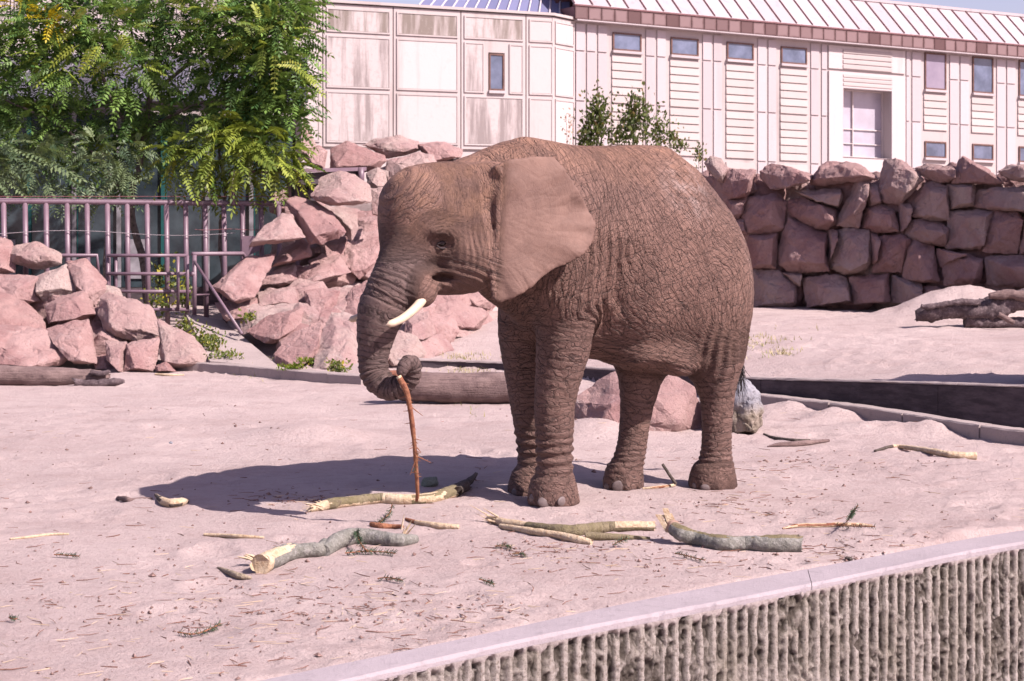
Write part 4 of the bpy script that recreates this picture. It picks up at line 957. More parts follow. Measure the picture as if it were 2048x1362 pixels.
def build_elephant():
    G = elephant_field(EL_H); V, Q = surface_nets(G)
    me = bpy.data.meshes.new('tmp'); ob = mesh('tmp', V, Q); me = ob.data
    sm = ob.modifiers.new('s', 'SMOOTH'); sm.factor = .5; sm.iterations = 3
    if EL_SUB:
        sb = ob.modifiers.new('b', 'SUBSURF'); sb.levels = 1; sb.render_levels = 1
    dg = bpy.context.evaluated_depsgraph_get(); ev = bpy.data.meshes.new_from_object(ob.evaluated_get(dg))
    bpy.data.objects.remove(ob)
    n = len(ev.vertices); co = np.empty(n*3, np.float32); ev.vertices.foreach_get('co', co); co = co.reshape(-1, 3).astype(float)
    no = np.empty(n*3, np.float32); ev.vertices.foreach_get('normal', no); no = no.reshape(-1, 3).astype(float)
    # ---- regions
    u = (co[:, 0]-EO[0])*E1[0]+(co[:, 1]-EO[1])*E1[1]; v = (co[:, 0]-EO[0])*E2[0]+(co[:, 1]-EO[1])*E2[1]; z = co[:, 2]
    rel = co-np.array(EARO); ea, eb, en = rel@np.array(EARA), rel@np.array(EARB), rel@np.array(EARN)
    ed = np.maximum(np.abs(en-ear_curve(ea, eb))-.025, poly_sdf(ea, eb, poly2(EAR_PX)))
    w_ear = np.clip(1-ed/.02, 0, 1)*np.clip((ea+.0)/.05, 0, 1)
    dt, at_ = near_chain(co, TRUNK); w_tr = np.clip(1-dt/.05, 0, 1)*np.clip((1.90-z)/.25, 0, 1)*np.clip((u-1.3)/.15, 0, 1)
    w_leg = np.zeros(n); arc_leg = np.zeros(n)
    for C, top in ((LEG_NF, 1.35), (LEG_FF, 1.2), (LEG_NH, 1.15), (LEG_FH, 1.1)):
        d, a = near_chain(co, C); wq = np.clip(1-d/.05, 0, 1)*np.clip((top-z)/.25, 0, 1); m = wq > w_leg; w_leg[m] = wq[m]; arc_leg[m] = a[m]
    w_leg *= (1-w_ear)
    w_head = np.clip((u-1.08)/.15, 0, 1)*(1-w_ear)*(1-w_tr)*(z > 1.0)
    w_body = np.clip(1-w_ear-w_tr-w_leg-w_head, 0, 1)
    # ---- wrinkle phase: gradient ~1 per metre across the creases
    p2 = np.stack([u, v, z], 1); wob = .05*fbm(p2*3.1, 3, 3)+.012*fbm(p2*11, 2, 9)
    hip = np.hypot((u+.62), (z-2.05)*1.0)                      # arcs round the haunch
    fl = .78*u-.62*(z-1.65)                                            # flank, creases run down and back
    sh = u*.97-.05*(z-1.65)                                            # vertical folds behind the shoulder
    th = .95*(u+.67)+.2*(z-1.4)-.368
    belly = .35*u-(z-1.12)+.33
    ss = lambda t: np.clip(t, 0, 1)**2*(3-2*np.clip(t, 0, 1))
    wa = ss((u+.25)/.7); wb = ss((-.40-u)/.45)*ss((1.85-z)/.6); wc = ss((1.22-z)/.34)*ss((u+.85)/.4)
    phi_b = (fl*(1-wa)+sh*wa); phi_b = phi_b*(1-wb)+th*wb; phi_b = phi_b*(1-wc)+belly*wc
    eye = np.array(at(885, 487, 11.1)); deye = np.linalg.norm(co-eye, axis=1)
    we = np.clip(1-deye/.22, 0, 1); wq_ = np.clip((u-1.35)/.25, 0, 1); phi_h = ((u*.75+z*.65)*wq_+(u*.98-.1*z)*(1-wq_))*(1-we)+deye*1.3*we
    w_kn = np.zeros(n)
    phi = phi_b*w_body+at_*1.25*w_tr+arc_leg*w_leg+phi_h*w_head+np.hypot(ea, eb)*w_ear+wob
    ps = u*.44+z*.9
    flow = np.stack([phi, (ps+v*.4)*.30+.02*fbm(p2*7, 2, 21), (v*.6-u*.25)*.30], 1)
    # trunk rings and knee folds are closed rings, stretch them more
    TRL = at_[w_tr > .5].max()
    psi = np.where(w_body > .5, u*.42+z*.92, u*.6-z*.8)+wob*.8; flow2 = np.stack([psi, (phi_b*.9)*.22, v*.22], 1)
    wl = w_leg > .5; flow[:, 1] = np.where(wl, (u+v*.3)*.26+.05*fbm(p2*9, 3, 61), flow[:, 1]); flow[:, 2] = np.where(wl, v*.26+z*.15, flow[:, 2])
    flow[:, 1] = np.where(w_tr > .5, (v+.5*u)*.08, flow[:, 1]); flow[:, 2] = np.where(w_tr > .5, v*.07, flow[:, 2])
    # ---- displacement: folds built into the surface
    vo = voro(np.stack([phi/.042, flow[:, 1]/.055, flow[:, 2]/.070], 1), 4)
    vo2 = voro(np.stack([phi/.026, flow[:, 1]/.020, flow[:, 2]/.025], 1), 14)
    cr = 1-np.clip(vo/.22, 0, 1); cr2 = 1-np.clip(vo2/.25, 0, 1)
    topf = np.clip((2.32-z)/.35, 0, 1)
    soft = np.clip(fbm(p2*2.3, 2, 31)*.8+.7, .15, 1)
    A = w_body*(.0034+.004*wa*np.clip((2.1-z)/.4, 0, 1)*np.clip((z-1.1)/.2, 0, 1)+.002*wb+.003*wc)*topf*soft+w_leg*.0040+w_tr*.0036+w_head*(.0008+.006*np.clip(1-deye/.16, 0, 1))
    B = w_body*.0024*topf+w_leg*.0022+w_tr*.0024+w_head*.0009
    dis = -A*cr-B*cr2+.004*fbm(p2*6, 3, 51)*(w_body+w_head)+.0016*fbm(p2*22, 2, 55)*(1-w_ear)
    # big folds behind the shoulder
    fold = np.sin((phi+.02*fbm(p2*4, 2, 8))*2*np.pi/.085); wf = np.clip((u-.12)/.12, 0, 1)*np.clip((.62-u)/.12, 0, 1)*np.clip((2.0-z)/.3, 0, 1)*np.clip((z-1.05)/.2, 0, 1)*w_body
    dis += .009*fold*wf
    fold = np.sin((u+.03*fbm(p2*3, 2, 18))*2*np.pi/.075); wf2 = np.clip((-.45-u)/.1, 0, 1)*np.clip((1.35-z)/.25, 0, 1)*np.clip((z-.75)/.15, 0, 1)
    dis += .008*fold*wf2
    # trunk rings, wrists, ear creases
    tipf = np.clip((1.0-at_/TRL)/.12, 0, 1)
    dis = dis*(1-.7*w_tr*(1-tipf))
    dis += w_tr*tipf*.0045*np.sin((at_+.010*fbm(p2*9, 2, 77))*2*np.pi/.036)*np.clip((1.75-z)/.3, 0, 1)
    for C, s0 in ((LEG_NF, .40), (LEG_FF, .42)):
        d, a = near_chain(co, C); wk = np.clip(1-d/.04, 0, 1)*np.exp(-((z-s0+.06)/.13)**2)
        dis += wk*.009*np.sin((z+.02*fbm(p2*5, 2, 88)+.05*u)*2*np.pi/.062)
    for C, s0 in ((LEG_NH, .22), (LEG_FH, .22)):
        d, a = near_chain(co, C); wk = np.clip(1-d/.04, 0, 1)*np.exp(-((z-s0)/.09)**2)
        dis += wk*.004*np.sin((z+.02*fbm(p2*5, 2, 88))*2*np.pi/.04)
    # brow furrows on the forehead
    wfh = w_head*np.clip((z-1.9)/.15, 0, 1)*np.clip((u-1.62)/.1, 0, 1); dis += wfh*.005*np.sin((z*.8+u*.9+.02*fbm(p2*5, 2, 5))*2*np.pi/.06)
    # jowl folds
    wj = w_head*np.exp(-((z-1.55)/.10)**2)*np.clip((1.75-u)/.1, 0, 1); dis += wj*.0035*np.sin((z*1.0-u*.35+.02*fbm(p2*5, 2, 6))*2*np.pi/.045)
    wt = w_head*np.exp(-((u-1.42)/.07)**2)*np.exp(-((z-1.75)/.13)**2); dis += wt*.006*np.sin((u+.01*fbm(p2*5, 2, 6))*2*np.pi/.035)
    dis += -w_head*.0045*np.cos((deye+.006*fbm(p2*14, 2, 66))*2*np.pi/.026)*np.exp(-(deye/.085)**2)
    era = np.arctan2(eb+.05, ea+.15); err_ = np.hypot(ea, eb); dis += w_ear*(.0020*np.sin(era*46+4*fbm(p2*5, 2, 91))*np.clip((err_-.30)*3, 0, 1)-.0022*(1-np.clip(voro(np.stack([era*9, err_*5, err_*0], 1), 93)/.12, 0, 1)))
    co2 = co+no*dis[:, None]; co2[:, 2] = np.where(z < .012, np.maximum(co[:, 2], .0), co2[:, 2])
    ev.vertices.foreach_set('co', co2.astype(np.float32).ravel()); ev.update()
    def at_f(name, arr, vec=False):
        a = ev.attributes.new(name, 'FLOAT_VECTOR' if vec else 'FLOAT', 'POINT'); a.data.foreach_set('vector' if vec else 'value', np.ascontiguousarray(arr, np.float32).ravel())
    at_f('flow', flow, True); at_f('flow2', flow2, True); at_f('wbody', w_body); at_f('wear', w_ear); at_f('wtr', w_tr); at_f('wleg', w_leg); at_f('whead', w_head); at_f('local', p2, True)
    tj = (u-1.42)*.55+(z-1.6)*.9; lone = np.exp(-((z-1.60)/.10)**2)*np.clip((1.75-u)/.12, 0, 1)*w_head
    ang_ = np.arctan2(z-eye[2], u-((eye[0]-EO[0])*E1[0]+(eye[1]-EO[1])*E1[1]))
    inn = np.clip(1.3-deye/.10, 0, 1); pol = np.stack([deye*75*inn+(z*1.1-u*.45)*48*(1-inn), ang_*.7*inn+u*4*(1-inn), v*2], 1)
    at_f('polar', pol, True); at_f('peri', np.clip(np.maximum(np.clip(1.3-deye/.10, 0, 1)*w_head, lone), 0, 1))
    at_f('deye', np.clip(1-deye/.10, 0, 1))
    ev.polygons.foreach_set('use_smooth', [True]*len(ev.polygons))
    return ev, co2

def skin_material():
    M = Mat('elephant_skin', .74, .30)
    fl = M.attr('flow').outputs['Vector']; lo = M.attr('local').outputs['Vector']; ear = M.attr('wear').outputs['Fac']; tr = M.attr('wtr').outputs['Fac']; leg = M.attr('wleg').outputs['Fac']
    flw = M.vadd(fl, M.noisec(lo, 7, 3), .022)
    e1 = M.voro(M.map(flw, (1, 1, 1)), 33)
    e2 = M.voro(M.map(flw, (1, 1.5, 1.5), loc=(3, 1, 2)), 75)
    e3 = M.voro(M.vadd(lo, M.noisec(lo, 20, 2), .03), 62)
    bod = M.attr('wbody').outputs['Fac']; hdw = M.attr('whead').outputs['Fac']
    f2 = M.vadd(M.attr('flow2').outputs['Vector'], M.noisec(lo, 9, 2), .03)
    e4 = M.voro(M.map(f2, (1, 1, 1), loc=(5, 3, 1)), 21); c4 = M.ramp(e4, 0, .06)
    e5 = M.voro(M.map(M.vadd(fl, M.noisec(lo, 6, 2), .03), (1, .55, .55), loc=(1, 7, 4)), 19); c5 = M.ramp(e5, 0, .05)
    c1 = M.ramp(e1, 0, .07); c2 = M.ramp(e2, 0, .10); c3 = M.ramp(e3, 0, .12)
    ne = M.math('SUBTRACT', 1.0, M.math('MULTIPLY', ear, .85))
    fine = M.noise(lo, 190, 3, .65); med = M.noise(lo, 22, 4)
    h6 = M.math('SUBTRACT', 1.0, M.math('MULTIPLY', hdw, .25))
    b = M.bump(c1, .005, M.math('MULTIPLY', ne, h6))
    b = M.bump(c4, .0045, bod, b); b = M.bump(c5, .006, bod, b)
    b = M.bump(c2, .0030, M.math('MULTIPLY', ne, .9), b)
    b = M.bump(c3, .0016, M.math('MULTIPLY', ne, .6), b)
    b = M.bump(M.noise(M.map(fl, (1, .3, .3)), 40, 3), .004, M.math('MULTIPLY', ear, .6), b)
    po = M.attr('polar').outputs['Vector']; pm = M.attr('peri').outputs['Fac']; pr_ = M.noise(po, 1.0, 3, .6); b = M.bump(M.ramp(pr_, .36, .56), .010, pm, b)
    b = M.bump(fine, .0022, .8, b); b = M.bump(med, .008, .35, b)
    # colour: grey brown hide, red dust on the back, cooler folds, pale patches on the haunch
    n1 = M.noise(lo, 2.6, 5, .6); n2 = M.noise(M.map(lo, loc=(4, 2, 7)), 7, 5, .65); sep = M.n('ShaderNodeSeparateXYZ'); M.l(lo, sep.inputs[0])
    zz = sep.outputs[2]; uu = sep.outputs[0]
    base = M.mix(M.ramp(n1, .35, .68), (.150, .084, .067), (.226, .130, .102))
    dust = M.math('MULTIPLY', M.ramp(M.math('ADD', zz, M.math('MULTIPLY', n1, .5)), 2.38, 2.72), M.ramp(n2, .3, .6, .45, 1))
    base = M.mix(dust, base, (.34, .185, .125))
    hd = M.math('MULTIPLY', M.attr('whead').outputs['Fac'], M.math('MULTIPLY', M.ramp(n2, .42, .62), M.ramp(zz, 1.65, 1.95)))
    base = M.mix(M.math('MULTIPLY', hd, .55), base, (.30, .165, .105))
    # paler patches round fixed spots of the hide
    def spot(c, r):
        x = M.n('ShaderNodeVectorMath', operation='DISTANCE'); M.l(lo, x.inputs[0]); x.inputs[1].default_value = c
        return M.math('MULTIPLY', M.ramp(x.outputs['Value'], r, r*.35), M.ramp(M.noise(lo, 9, 5, .7), .45, .62))
    base = M.mix(M.math('MULTIPLY', spot((-.42, .45, 2.13), .30), .6), base, (.44, .33, .30))
    base = M.mix(M.math('MULTIPLY', spot((-1.12, .2, 1.65), .40), .55), base, (.42, .31, .28))
    base = M.mix(M.math('MULTIPLY', ear, .85), base, M.mix(M.ramp(M.noise(lo, 4.5, 6, .7), .38, .62), (.158, .092, .074), (.232, .139, .111)))
    base = M.mix(M.math('MULTIPLY', M.math('ADD', M.math('MULTIPLY', tr, .8), M.math('MULTIPLY', leg, .22)), M.ramp(n2, .25, .55, .6, 1)), base, (.115, .080, .077))
    base = M.mix(M.math('MULTIPLY', M.attr('deye').outputs['Fac'], .5), base, (.085, .065, .072))
    base = M.mix(M.math('MULTIPLY', M.math('MULTIPLY', M.ramp(pr_, .46, .38), pm), .6), base, (.05, .032, .032))
    # dirt lodged in the creases, deepened with painted fold shade
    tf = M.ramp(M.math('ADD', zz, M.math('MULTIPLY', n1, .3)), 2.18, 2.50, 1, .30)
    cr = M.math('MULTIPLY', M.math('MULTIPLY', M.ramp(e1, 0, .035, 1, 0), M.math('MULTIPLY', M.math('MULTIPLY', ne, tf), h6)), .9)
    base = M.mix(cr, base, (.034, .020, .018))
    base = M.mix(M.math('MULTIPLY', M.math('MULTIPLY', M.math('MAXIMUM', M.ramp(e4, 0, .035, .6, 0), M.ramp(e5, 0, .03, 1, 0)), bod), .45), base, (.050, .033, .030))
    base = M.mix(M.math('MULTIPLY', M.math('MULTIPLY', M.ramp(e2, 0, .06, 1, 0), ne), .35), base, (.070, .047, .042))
    base = M.mix(M.math('MULTIPLY', M.ramp(fine, .55, .75), .18), base, (.34, .24, .20))
    return M.done(base, b)

EL_H = .0155; EL_SUB = True
ELE = empty('elephant', (.72, 12.3, 0))
tag(ELE, 'brown wrinkled elephant with short tusks holding a stick in its curled trunk', 'elephant')
ev_me, ev_co = build_elephant()
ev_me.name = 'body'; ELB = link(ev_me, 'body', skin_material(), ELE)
ev_me.calc_loop_triangles(); _t = np.empty(len(ev_me.loop_triangles)*3, np.int32); ev_me.loop_triangles.foreach_get('vertices', _t)
EBVH = BVHTree.FromPolygons(ev_co.tolist(), _t.reshape(-1, 3).tolist())
def hit(px, py):
    o = EYE; d = (at(px, py, 1)-o).normalized(); loc, nrm, i, t = EBVH.ray_cast(o, d, 40)
    return loc, nrm
def ellip(name, c, ax, ay, az, mat, parent, n=16, m=10):
    vs = []; fs = []
    for j in range(m+1):
        a = math.pi*j/m
        for k in range(n):
            b = 2*math.pi*k/n; vs.append(c+ax*math.sin(a)*math.cos(b)+ay*math.sin(a)*math.sin(b)+az*math.cos(a))
    for j in range(m):
        for k in range(n): fs.append((j*n+k, j*n+(k+1) % n, (j+1)*n+(k+1) % n, (j+1)*n+k))
    return mesh(name, vs, fs, mat, parent, True)
m_ivory = plain('tusk_ivory', (.78, .62, .45), .35, .5, .1, 14)
m_nail = plain('toenail', (.165, .125, .12), .55, .35, .15, 40)
m_eye = Mat('eye', .12, .6); m_eye = m_eye.done((.012, .007, .006))
m_hair = plain('tail_hair', (.035, .028, .03), .6)
m_tongue = plain('mouth_lining', (.16, .10, .125), .5, .4)
# eye with two lids
p, nr = hit(884, 488)
ellip('eye', p-nr*.012, Vector((.029, 0, 0)), Vector((0, .024, 0)), Vector((0, 0, .021)), m_eye, ELE)
sk = ELB.data.materials[0]
m_lid = Mat('eyelid', .75, .3); m_lid = m_lid.done(m_lid.mix(m_lid.noise(m_lid.tc.outputs['Object'], 90, 3), (.03, .022, .025), (.06, .042, .043)), m_lid.bump(m_lid.noise(m_lid.tc.outputs['Object'], 160, 3), .003))
for sg, ro in ((1, .0085), (-1, .0075)):
    mb = MB(); tx = Vector((E1[0], E1[1], 0)); pts = []
    for k in range(11):
        s = -1+.2*k; pts.append(p+tx*s*.040+Vector((0, 0, sg*(.019*(1-s*s)**.8)-.006*s*0-.004))+nr*(.010*(1-s*s)+.001))
    mb.tube(pts, [ro*(.35+.65*(1-abs(-1+.2*k)**2)) for k in range(11)], 8); mb.build('eyelid', m_lid, ELE, True)
# tusks
def tusk(a, b, c, r):
    mb = MB(); pts = []; rs = []
    for k in range(13):
        t = k/12; pts.append((1-t)**2*a+2*t*(1-t)*b+t*t*c); rs.append(r*(1-.30*t)*(math.sqrt(max(0, 1-((t-.86)/.14)**2)) if t > .86 else 1)+.0008)
    mb.tube(pts, rs, 14); return mb.build('tusk', m_ivory, ELE, True)
tusk(at(850, 592, 11.12), at(818, 640, 11.02), at(772, 650, 10.93), .031)
tusk(at(760, 600, 11.52), at(728, 636, 11.46), at(697, 640, 11.40), .028)
# toenails
def nail(px, py, w_, h_):
    p, nr = hit(px, py)
    if p is None or p.y > 13: return
    nr = Vector((nr.x, nr.y, max(-.1, min(.45, nr.z)))).normalized(); s = nr.cross(Vector((0, 0, 1))).normalized(); up = s.cross(nr).normalized()
    if up.z < 0: up = -up
    k = p.y/F
    ellip('toenail', p-nr*.006, s*w_*k, up*h_*k, nr*.013, m_nail, ELE)
for a in ((1089, 1004, 14, 11), (1126, 1003, 15, 10.5), (1063, 996, 7, 9), (1030, 984, 10, 8), (1238, 973, 14, 12), (1214, 975, 7, 8), (1262, 980, 8, 6), (1412, 974, 11, 7), (1387, 972, 8, 7)): nail(*a)
# mouth lining and a splinter of wood between the lips
p, nr = hit(886, 558)
# tail hair
mb = MB(); b0 = Vector(TAIL[-1][:3])
for i in range(46):
    r = random.Random(i); o = b0+Vector((r.uniform(-.015, .015), r.uniform(-.015, .015), r.uniform(-.02, .06))); L = r.uniform(.12, .30); dx = r.uniform(-.03, .05)
    pts = [o+Vector((dx*t*t+.01*math.sin(i+t*5), r.uniform(-.01, .01), -L*t)) for t in (0, .35, .7, 1)]
    mb.tube(pts, [.0028, .0024, .002, .001], 4)
mb.build('tail_hair', m_hair, ELE)
# ================================================================ trees and plants
def leaf_material(name, dark, lit, yel=(.30, .25, .03), yf=.2):
    M = Mat(name, .5, .35); a = M.attr('tint').outputs['Fac']; a2 = M.attr('age').outputs['Fac']
    c = M.mix(a, dark, lit); c = M.mix(M.ramp(a2, 1-yf, 1.0), c, yel); M.put(M.b.inputs['Base Color'], c)
    tr = M.n('ShaderNodeBsdfTranslucent'); c2 = M.mix(.5, c, (.20, .26, .03)); M.put(tr.inputs[0], c2); mx_ = M.n('ShaderNodeMixShader'); mx_.inputs[0].default_value = .28
    M.l(M.b.outputs[0], mx_.inputs[1]); M.l(tr.outputs[0], mx_.inputs[2]); M.l(mx_.outputs[0], M.o.inputs[0]); return M.m
def pinnate(pos, dirs, L, npair, ll, lw, rng, droop=.5, side=None):
    """compound leaves: arrays of base points and directions -> verts, quads"""
    n = len(pos); dirs = dirs/np.linalg.norm(dirs, axis=1)[:, None]; up = np.tile(np.array([0, 0, 1.]), (n, 1))+rng.normal(0, .45, (n, 3))
    sd_ = np.cross(dirs, up); sd_ /= np.linalg.norm(sd_, axis=1)[:, None]+1e-9; nm = np.cross(sd_, dirs)
    Vs = []; T = []; Ag = []; tint = rng.uniform(0, 1, n); age = rng.uniform(0, 1, n)
    for k in range(npair*2+1):
        t = (.16+.84*(k//2+.5)/npair) if k < npair*2 else 1.0; s = 1 if k % 2 else -1
        if k == npair*2: s = 0
        dr = -droop*(t**2)[None] if False else -droop*t*t
        base = pos+dirs*(L*t)[:, None]+np.array([0, 0, 1.])*(L*dr)[:, None]
        tang = dirs+np.array([0, 0, 1.])*(-2*droop*t*.8); tang /= np.linalg.norm(tang, axis=1)[:, None]
        ld = (sd_*s*.92+tang*.42+nm*rng.normal(-.12, .14, n)[:, None]) if s else tang
        ld /= np.linalg.norm(ld, axis=1)[:, None]; sz = ll*(1-.35*abs(t-.5))*rng.uniform(.85, 1.15, n); w2 = np.cross(ld, nm); w2 /= np.linalg.norm(w2, axis=1)[:, None]+1e-9
        a = base; b = base+ld*(sz*.45)[:, None]+w2*(lw*.5); c = base+ld*sz[:, None]-np.array([0, 0, 1.])*(sz*.12)[:, None]; d = base+ld*(sz*.45)[:, None]-w2*(lw*.5)
        Vs.append(np.stack([a, b, c, d], 1)); T.append(np.repeat(tint+rng.normal(0, .08, n), 4)); Ag.append(np.repeat(age, 4))
    # rachis
    e = pos+dirs*L[:, None]+np.array([0, 0, -1.])*(L*droop)[:, None]; m_ = pos+dirs*(L*.5)[:, None]+np.array([0, 0, -1.])*(L*droop*.25)[:, None]; w_ = sd_*.004
    Vs.append(np.stack([pos-w_, m_-w_, m_+w_, pos+w_], 1)); Vs.append(np.stack([m_-w_, e-w_*.3, e+w_*.3, m_+w_], 1))
    for _ in range(2): T.append(np.repeat(tint, 4)); Ag.append(np.repeat(age*0+.9, 4))
    V_ = np.concatenate([v.reshape(-1, 3) for v in Vs]); return V_, np.arange(len(V_)).reshape(-1, 4), np.clip(np.concatenate(T), 0, 1), np.concatenate(Ag)
def foliage(name, parent, mat, parts):
    V_ = np.concatenate([p[0] for p in parts]); o = 0; Q_ = []
    for p in parts: Q_.append(p[1]+o); o += len(p[0])
    ob = mesh(name, V_, np.concatenate(Q_), mat, parent)
    for nm, k in (('tint', 2), ('age', 3)):
        a = ob.data.attributes.new(nm, 'FLOAT', 'POINT'); a.data.foreach_set('value', np.concatenate([p[k] for p in parts]).astype(np.float32))
    return ob
def cluster(cx, cy, d, rpx, n, rng, sq=.7, dd=None):
    """random points in a lumpy ellipsoid round a pixel at depth d, with outward directions"""
    c = np.array(at(cx, cy, d)); r = rpx*d/F; q = rng.normal(0, 1, (n, 3)); q /= np.linalg.norm(q, axis=1)[:, None]; rad = rng.uniform(.25, 1, n)**.5
    off = q*rad[:, None]*np.array([r, (dd or r*.9), r*sq]); return c+off, q
m_bark = plain('grey_bark', (.20, .165, .15), .9, .2, .3, 22, .02)
def limb(name, parent, pts, r0, r1, seed=0):
    P = crom(pts, 6); r = random.Random(seed); mb = MB(); n = len(P)
    P = [p+Vector((r.uniform(-1, 1), r.uniform(-1, 1), r.uniform(-1, 1)))*.012 for p in P]
    mb.tube(P, [r0+(r1-r0)*k/(n-1) for k in range(n)], 8); return mb.build(name, m_bark, parent, True)
rng = np.random.default_rng(11)
def mk(cl, Lm, npair, ll, lw, droop, upb=.2, outw=.7, camb=0.0):
    out = []
    for (cx, cy, d, r, n) in cl:
        p, q = cluster(cx, cy, d, r, n, rng); dr = q*outw+rng.normal(0, .45, (n, 3)); dr[:, 2] += upb; dr[:, 1] -= camb
        out.append(pinnate(p, dr, rng.uniform(.75, 1.2, n)*Lm, npair, ll, lw, rng, droop))
    return out
m_leaf = leaf_material('tree_leaves', (.026, .075, .022), (.180, .300, .065), (.26, .34, .05), .05)
m_leafy = leaf_material('young_leaves', (.060, .115, .022), (.27, .32, .045), (.36, .38, .05), .06)
m_leafg = leaf_material('greyish_leaves', (.050, .090, .050), (.17, .22, .11), (.22, .24, .05), .05)
m_yel = leaf_material('yellow_leaves', (.42, .33, .01), (.60, .45, .01), (.60, .48, .02), .3)
# main tree
tr = empty('leafy_tree', at(300, 640, 26.6)); tag(tr, 'broad feather leaved tree filling the upper left above the tube fence', 'tree')
b0 = at(300, 650, 26.6); 
limb('trunk', tr, [b0, at(285, 520, 26.6), at(262, 410, 26.6), at(285, 300, 26.7), at(302, 180, 26.7), at(322, 60, 26.8), at(330, -70, 26.8)], .062, .035, 1)
limb('branch', tr, [at(285, 300, 26.7), at(230, 210, 26.4), at(200, 150, 26.3), at(120, 60, 26.2), at(60, -40, 26)], .038, .015, 2)
limb('branch', tr, [at(302, 190, 26.7), at(400, 110, 26.4), at(500, 40, 26.2), at(560, 10, 26)], .035, .012, 3)
limb('branch', tr, [at(290, 260, 26.7), at(390, 210, 26.3), at(480, 190, 26.1), at(560, 150, 26)], .03, .012, 4)
limb('branch', tr, [at(262, 410, 26.6), at(180, 300, 26.2), at(100, 240, 26), at(10, 200, 25.9)], .03, .012, 5)
limb('branch', tr, [at(305, 170, 26.7), at(265, 80, 26.5), at(262, -20, 26.4)], .026, .012, 6)
limb('branch', tr, [at(240, 225, 26.4), at(218, 190, 26.2), at(205, 140, 26.1)], .022, .012, 7)
cl = [(20, 30, 26.2, 70, 60), (110, 60, 26, 80, 85), (60, 130, 26, 85, 100), (190, 30, 26, 75, 90), (250, 60, 26, 70, 75), (170, 130, 26.2, 75, 70), (-60, 80, 26, 90, 60), (-40, 190, 26, 90, 90),
      (60, 190, 26.2, 75, 70), (250, 140, 26, 60, 50), (400, 20, 26.3, 70, 75), (470, 60, 26.1, 75, 100), (535, 40, 26, 72, 110), (560, 90, 26, 45, 70), (525, 120, 26, 65, 85), (480, 150, 26.1, 70, 90), (555, 150, 26, 40, 55),
      (420, 110, 26.2, 55, 55), (330, 30, 26.5, 50, 30), (340, 130, 26.5, 55, 40), (560, 200, 26, 48, 75), (500, 220, 26.2, 60, 80), (560, 245, 26.1, 38, 45), (420, 200, 26.4, 60, 55), (370, 240, 26.6, 60, 50),
      (290, 220, 26.6, 60, 55), (210, 240, 26.6, 65, 60), (130, 250, 26.4, 70, 65), (50, 260, 26.2, 75, 70), (-40, 290, 26, 70, 50), (300, 290, 26.8, 60, 45), (200, 310, 26.8, 60, 40), (570, 20, 26, 40, 50), (575, -20, 26, 40, 40), (300, -60, 26.4, 120, 80), (500, -50, 26.2, 110, 90), (100, -60, 26.2, 140, 120)]
foliage('crown', tr, m_leaf, mk(cl, .44, 8, .105, .042, .35))
foliage('yellow_spray', tr, m_yel, mk([(45, 12, 25.6, 16, 9), (98, 32, 25.5, 17, 12), (112, 48, 25.5, 8, 4)], .3, 7, .07, .03, .3))
foliage('pale_spray', tr, m_leafy, mk([(200, 60, 25.4, 80, 40), (120, 100, 25.4, 60, 14), (255, 120, 25.4, 40, 14), (540, 70, 25.4, 60, 30), (400, 40, 25.4, 40, 14), (590, 130, 25.4, 30, 10), (30, 60, 25.3, 40, 10)], .38, 8, .08, .03, .35))
# low shoots
t2 = empty('young_tree', at(460, 560, 25.9)); tag(t2, 'young bright yellow green feather leaved tree hanging over the fence left of the railing', 'tree')
limb('trunk', t2, [at(455, 600, 26.2), at(440, 480, 26.2), at(450, 380, 26.2), at(438, 300, 26.1), at(440, 262, 26.0)], .035, .014, 9)
limb('branch', t2, [at(450, 380, 26.2), at(500, 310, 26.1), at(540, 280, 26)], .016, .008, 10); limb('branch', t2, [at(450, 400, 26.2), at(380, 330, 26.1), at(352, 296, 26)], .016, .008, 12)
P2 = mk([(440, 255, 25.7, 22, 16), (440, 290, 25.7, 40, 26), (500, 290, 25.7, 48, 50), (550, 300, 25.7, 38, 30), (480, 330, 25.8, 45, 30), (560, 335, 25.8, 30, 16), (350, 300, 25.7, 22, 14), (400, 320, 25.8, 35, 18)], .42, 10, .115, .042, .55, .05, .9, .3)
def placed(L):
    p = np.array([list(at(a, b, c)) for a, b, c, *_ in L]); q = np.array([list(at(e, f, g)-at(a, b, c)) for a, b, c, e, f, g in L]); ln = np.linalg.norm(q, axis=1)
    return pinnate(p, q, ln, 11, .125, .042, rng, .12)
P2.append(placed([(352, 300, 25.5, 305, 388, 25.2), (350, 330, 25.4, 350, 396, 25.2), (360, 325, 25.4, 392, 390, 25.2), (420, 300, 25.5, 398, 368, 25.2), (425, 335, 25.4, 432, 394, 25.2), (440, 290, 25.5, 490, 330, 25.1),
                  (352, 296, 25.5, 415, 300, 25.2), (440, 262, 25.5, 410, 232, 25.3), (445, 262, 25.5, 485, 248, 25.2), (550, 320, 25.5, 612, 338, 25.3), (540, 300, 25.5, 580, 340, 25.3), (470, 330, 25.4, 462, 376, 25.2), (500, 300, 25.4, 545, 325, 25.2)]))
foliage('crown', t2, m_leafy, P2)
t3 = empty('drooping_shrub', at(40, 560, 25.9)); tag(t3, 'grey green feather leaved shrub drooping over the top rail at the far left edge', 'shrub')
limb('stem', t3, [at(20, 600, 26.2), at(10, 450, 26.1), at(-10, 330, 26), at(-20, 280, 26)], .03, .012, 13)
P3 = mk([(-20, 300, 25.6, 50, 24), (60, 320, 25.7, 45, 28), (0, 350, 25.7, 50, 24), (110, 340, 25.7, 40, 20), (-60, 340, 25.7, 60, 24)], .45, 11, .10, .030, .35, .0, .9, .2)
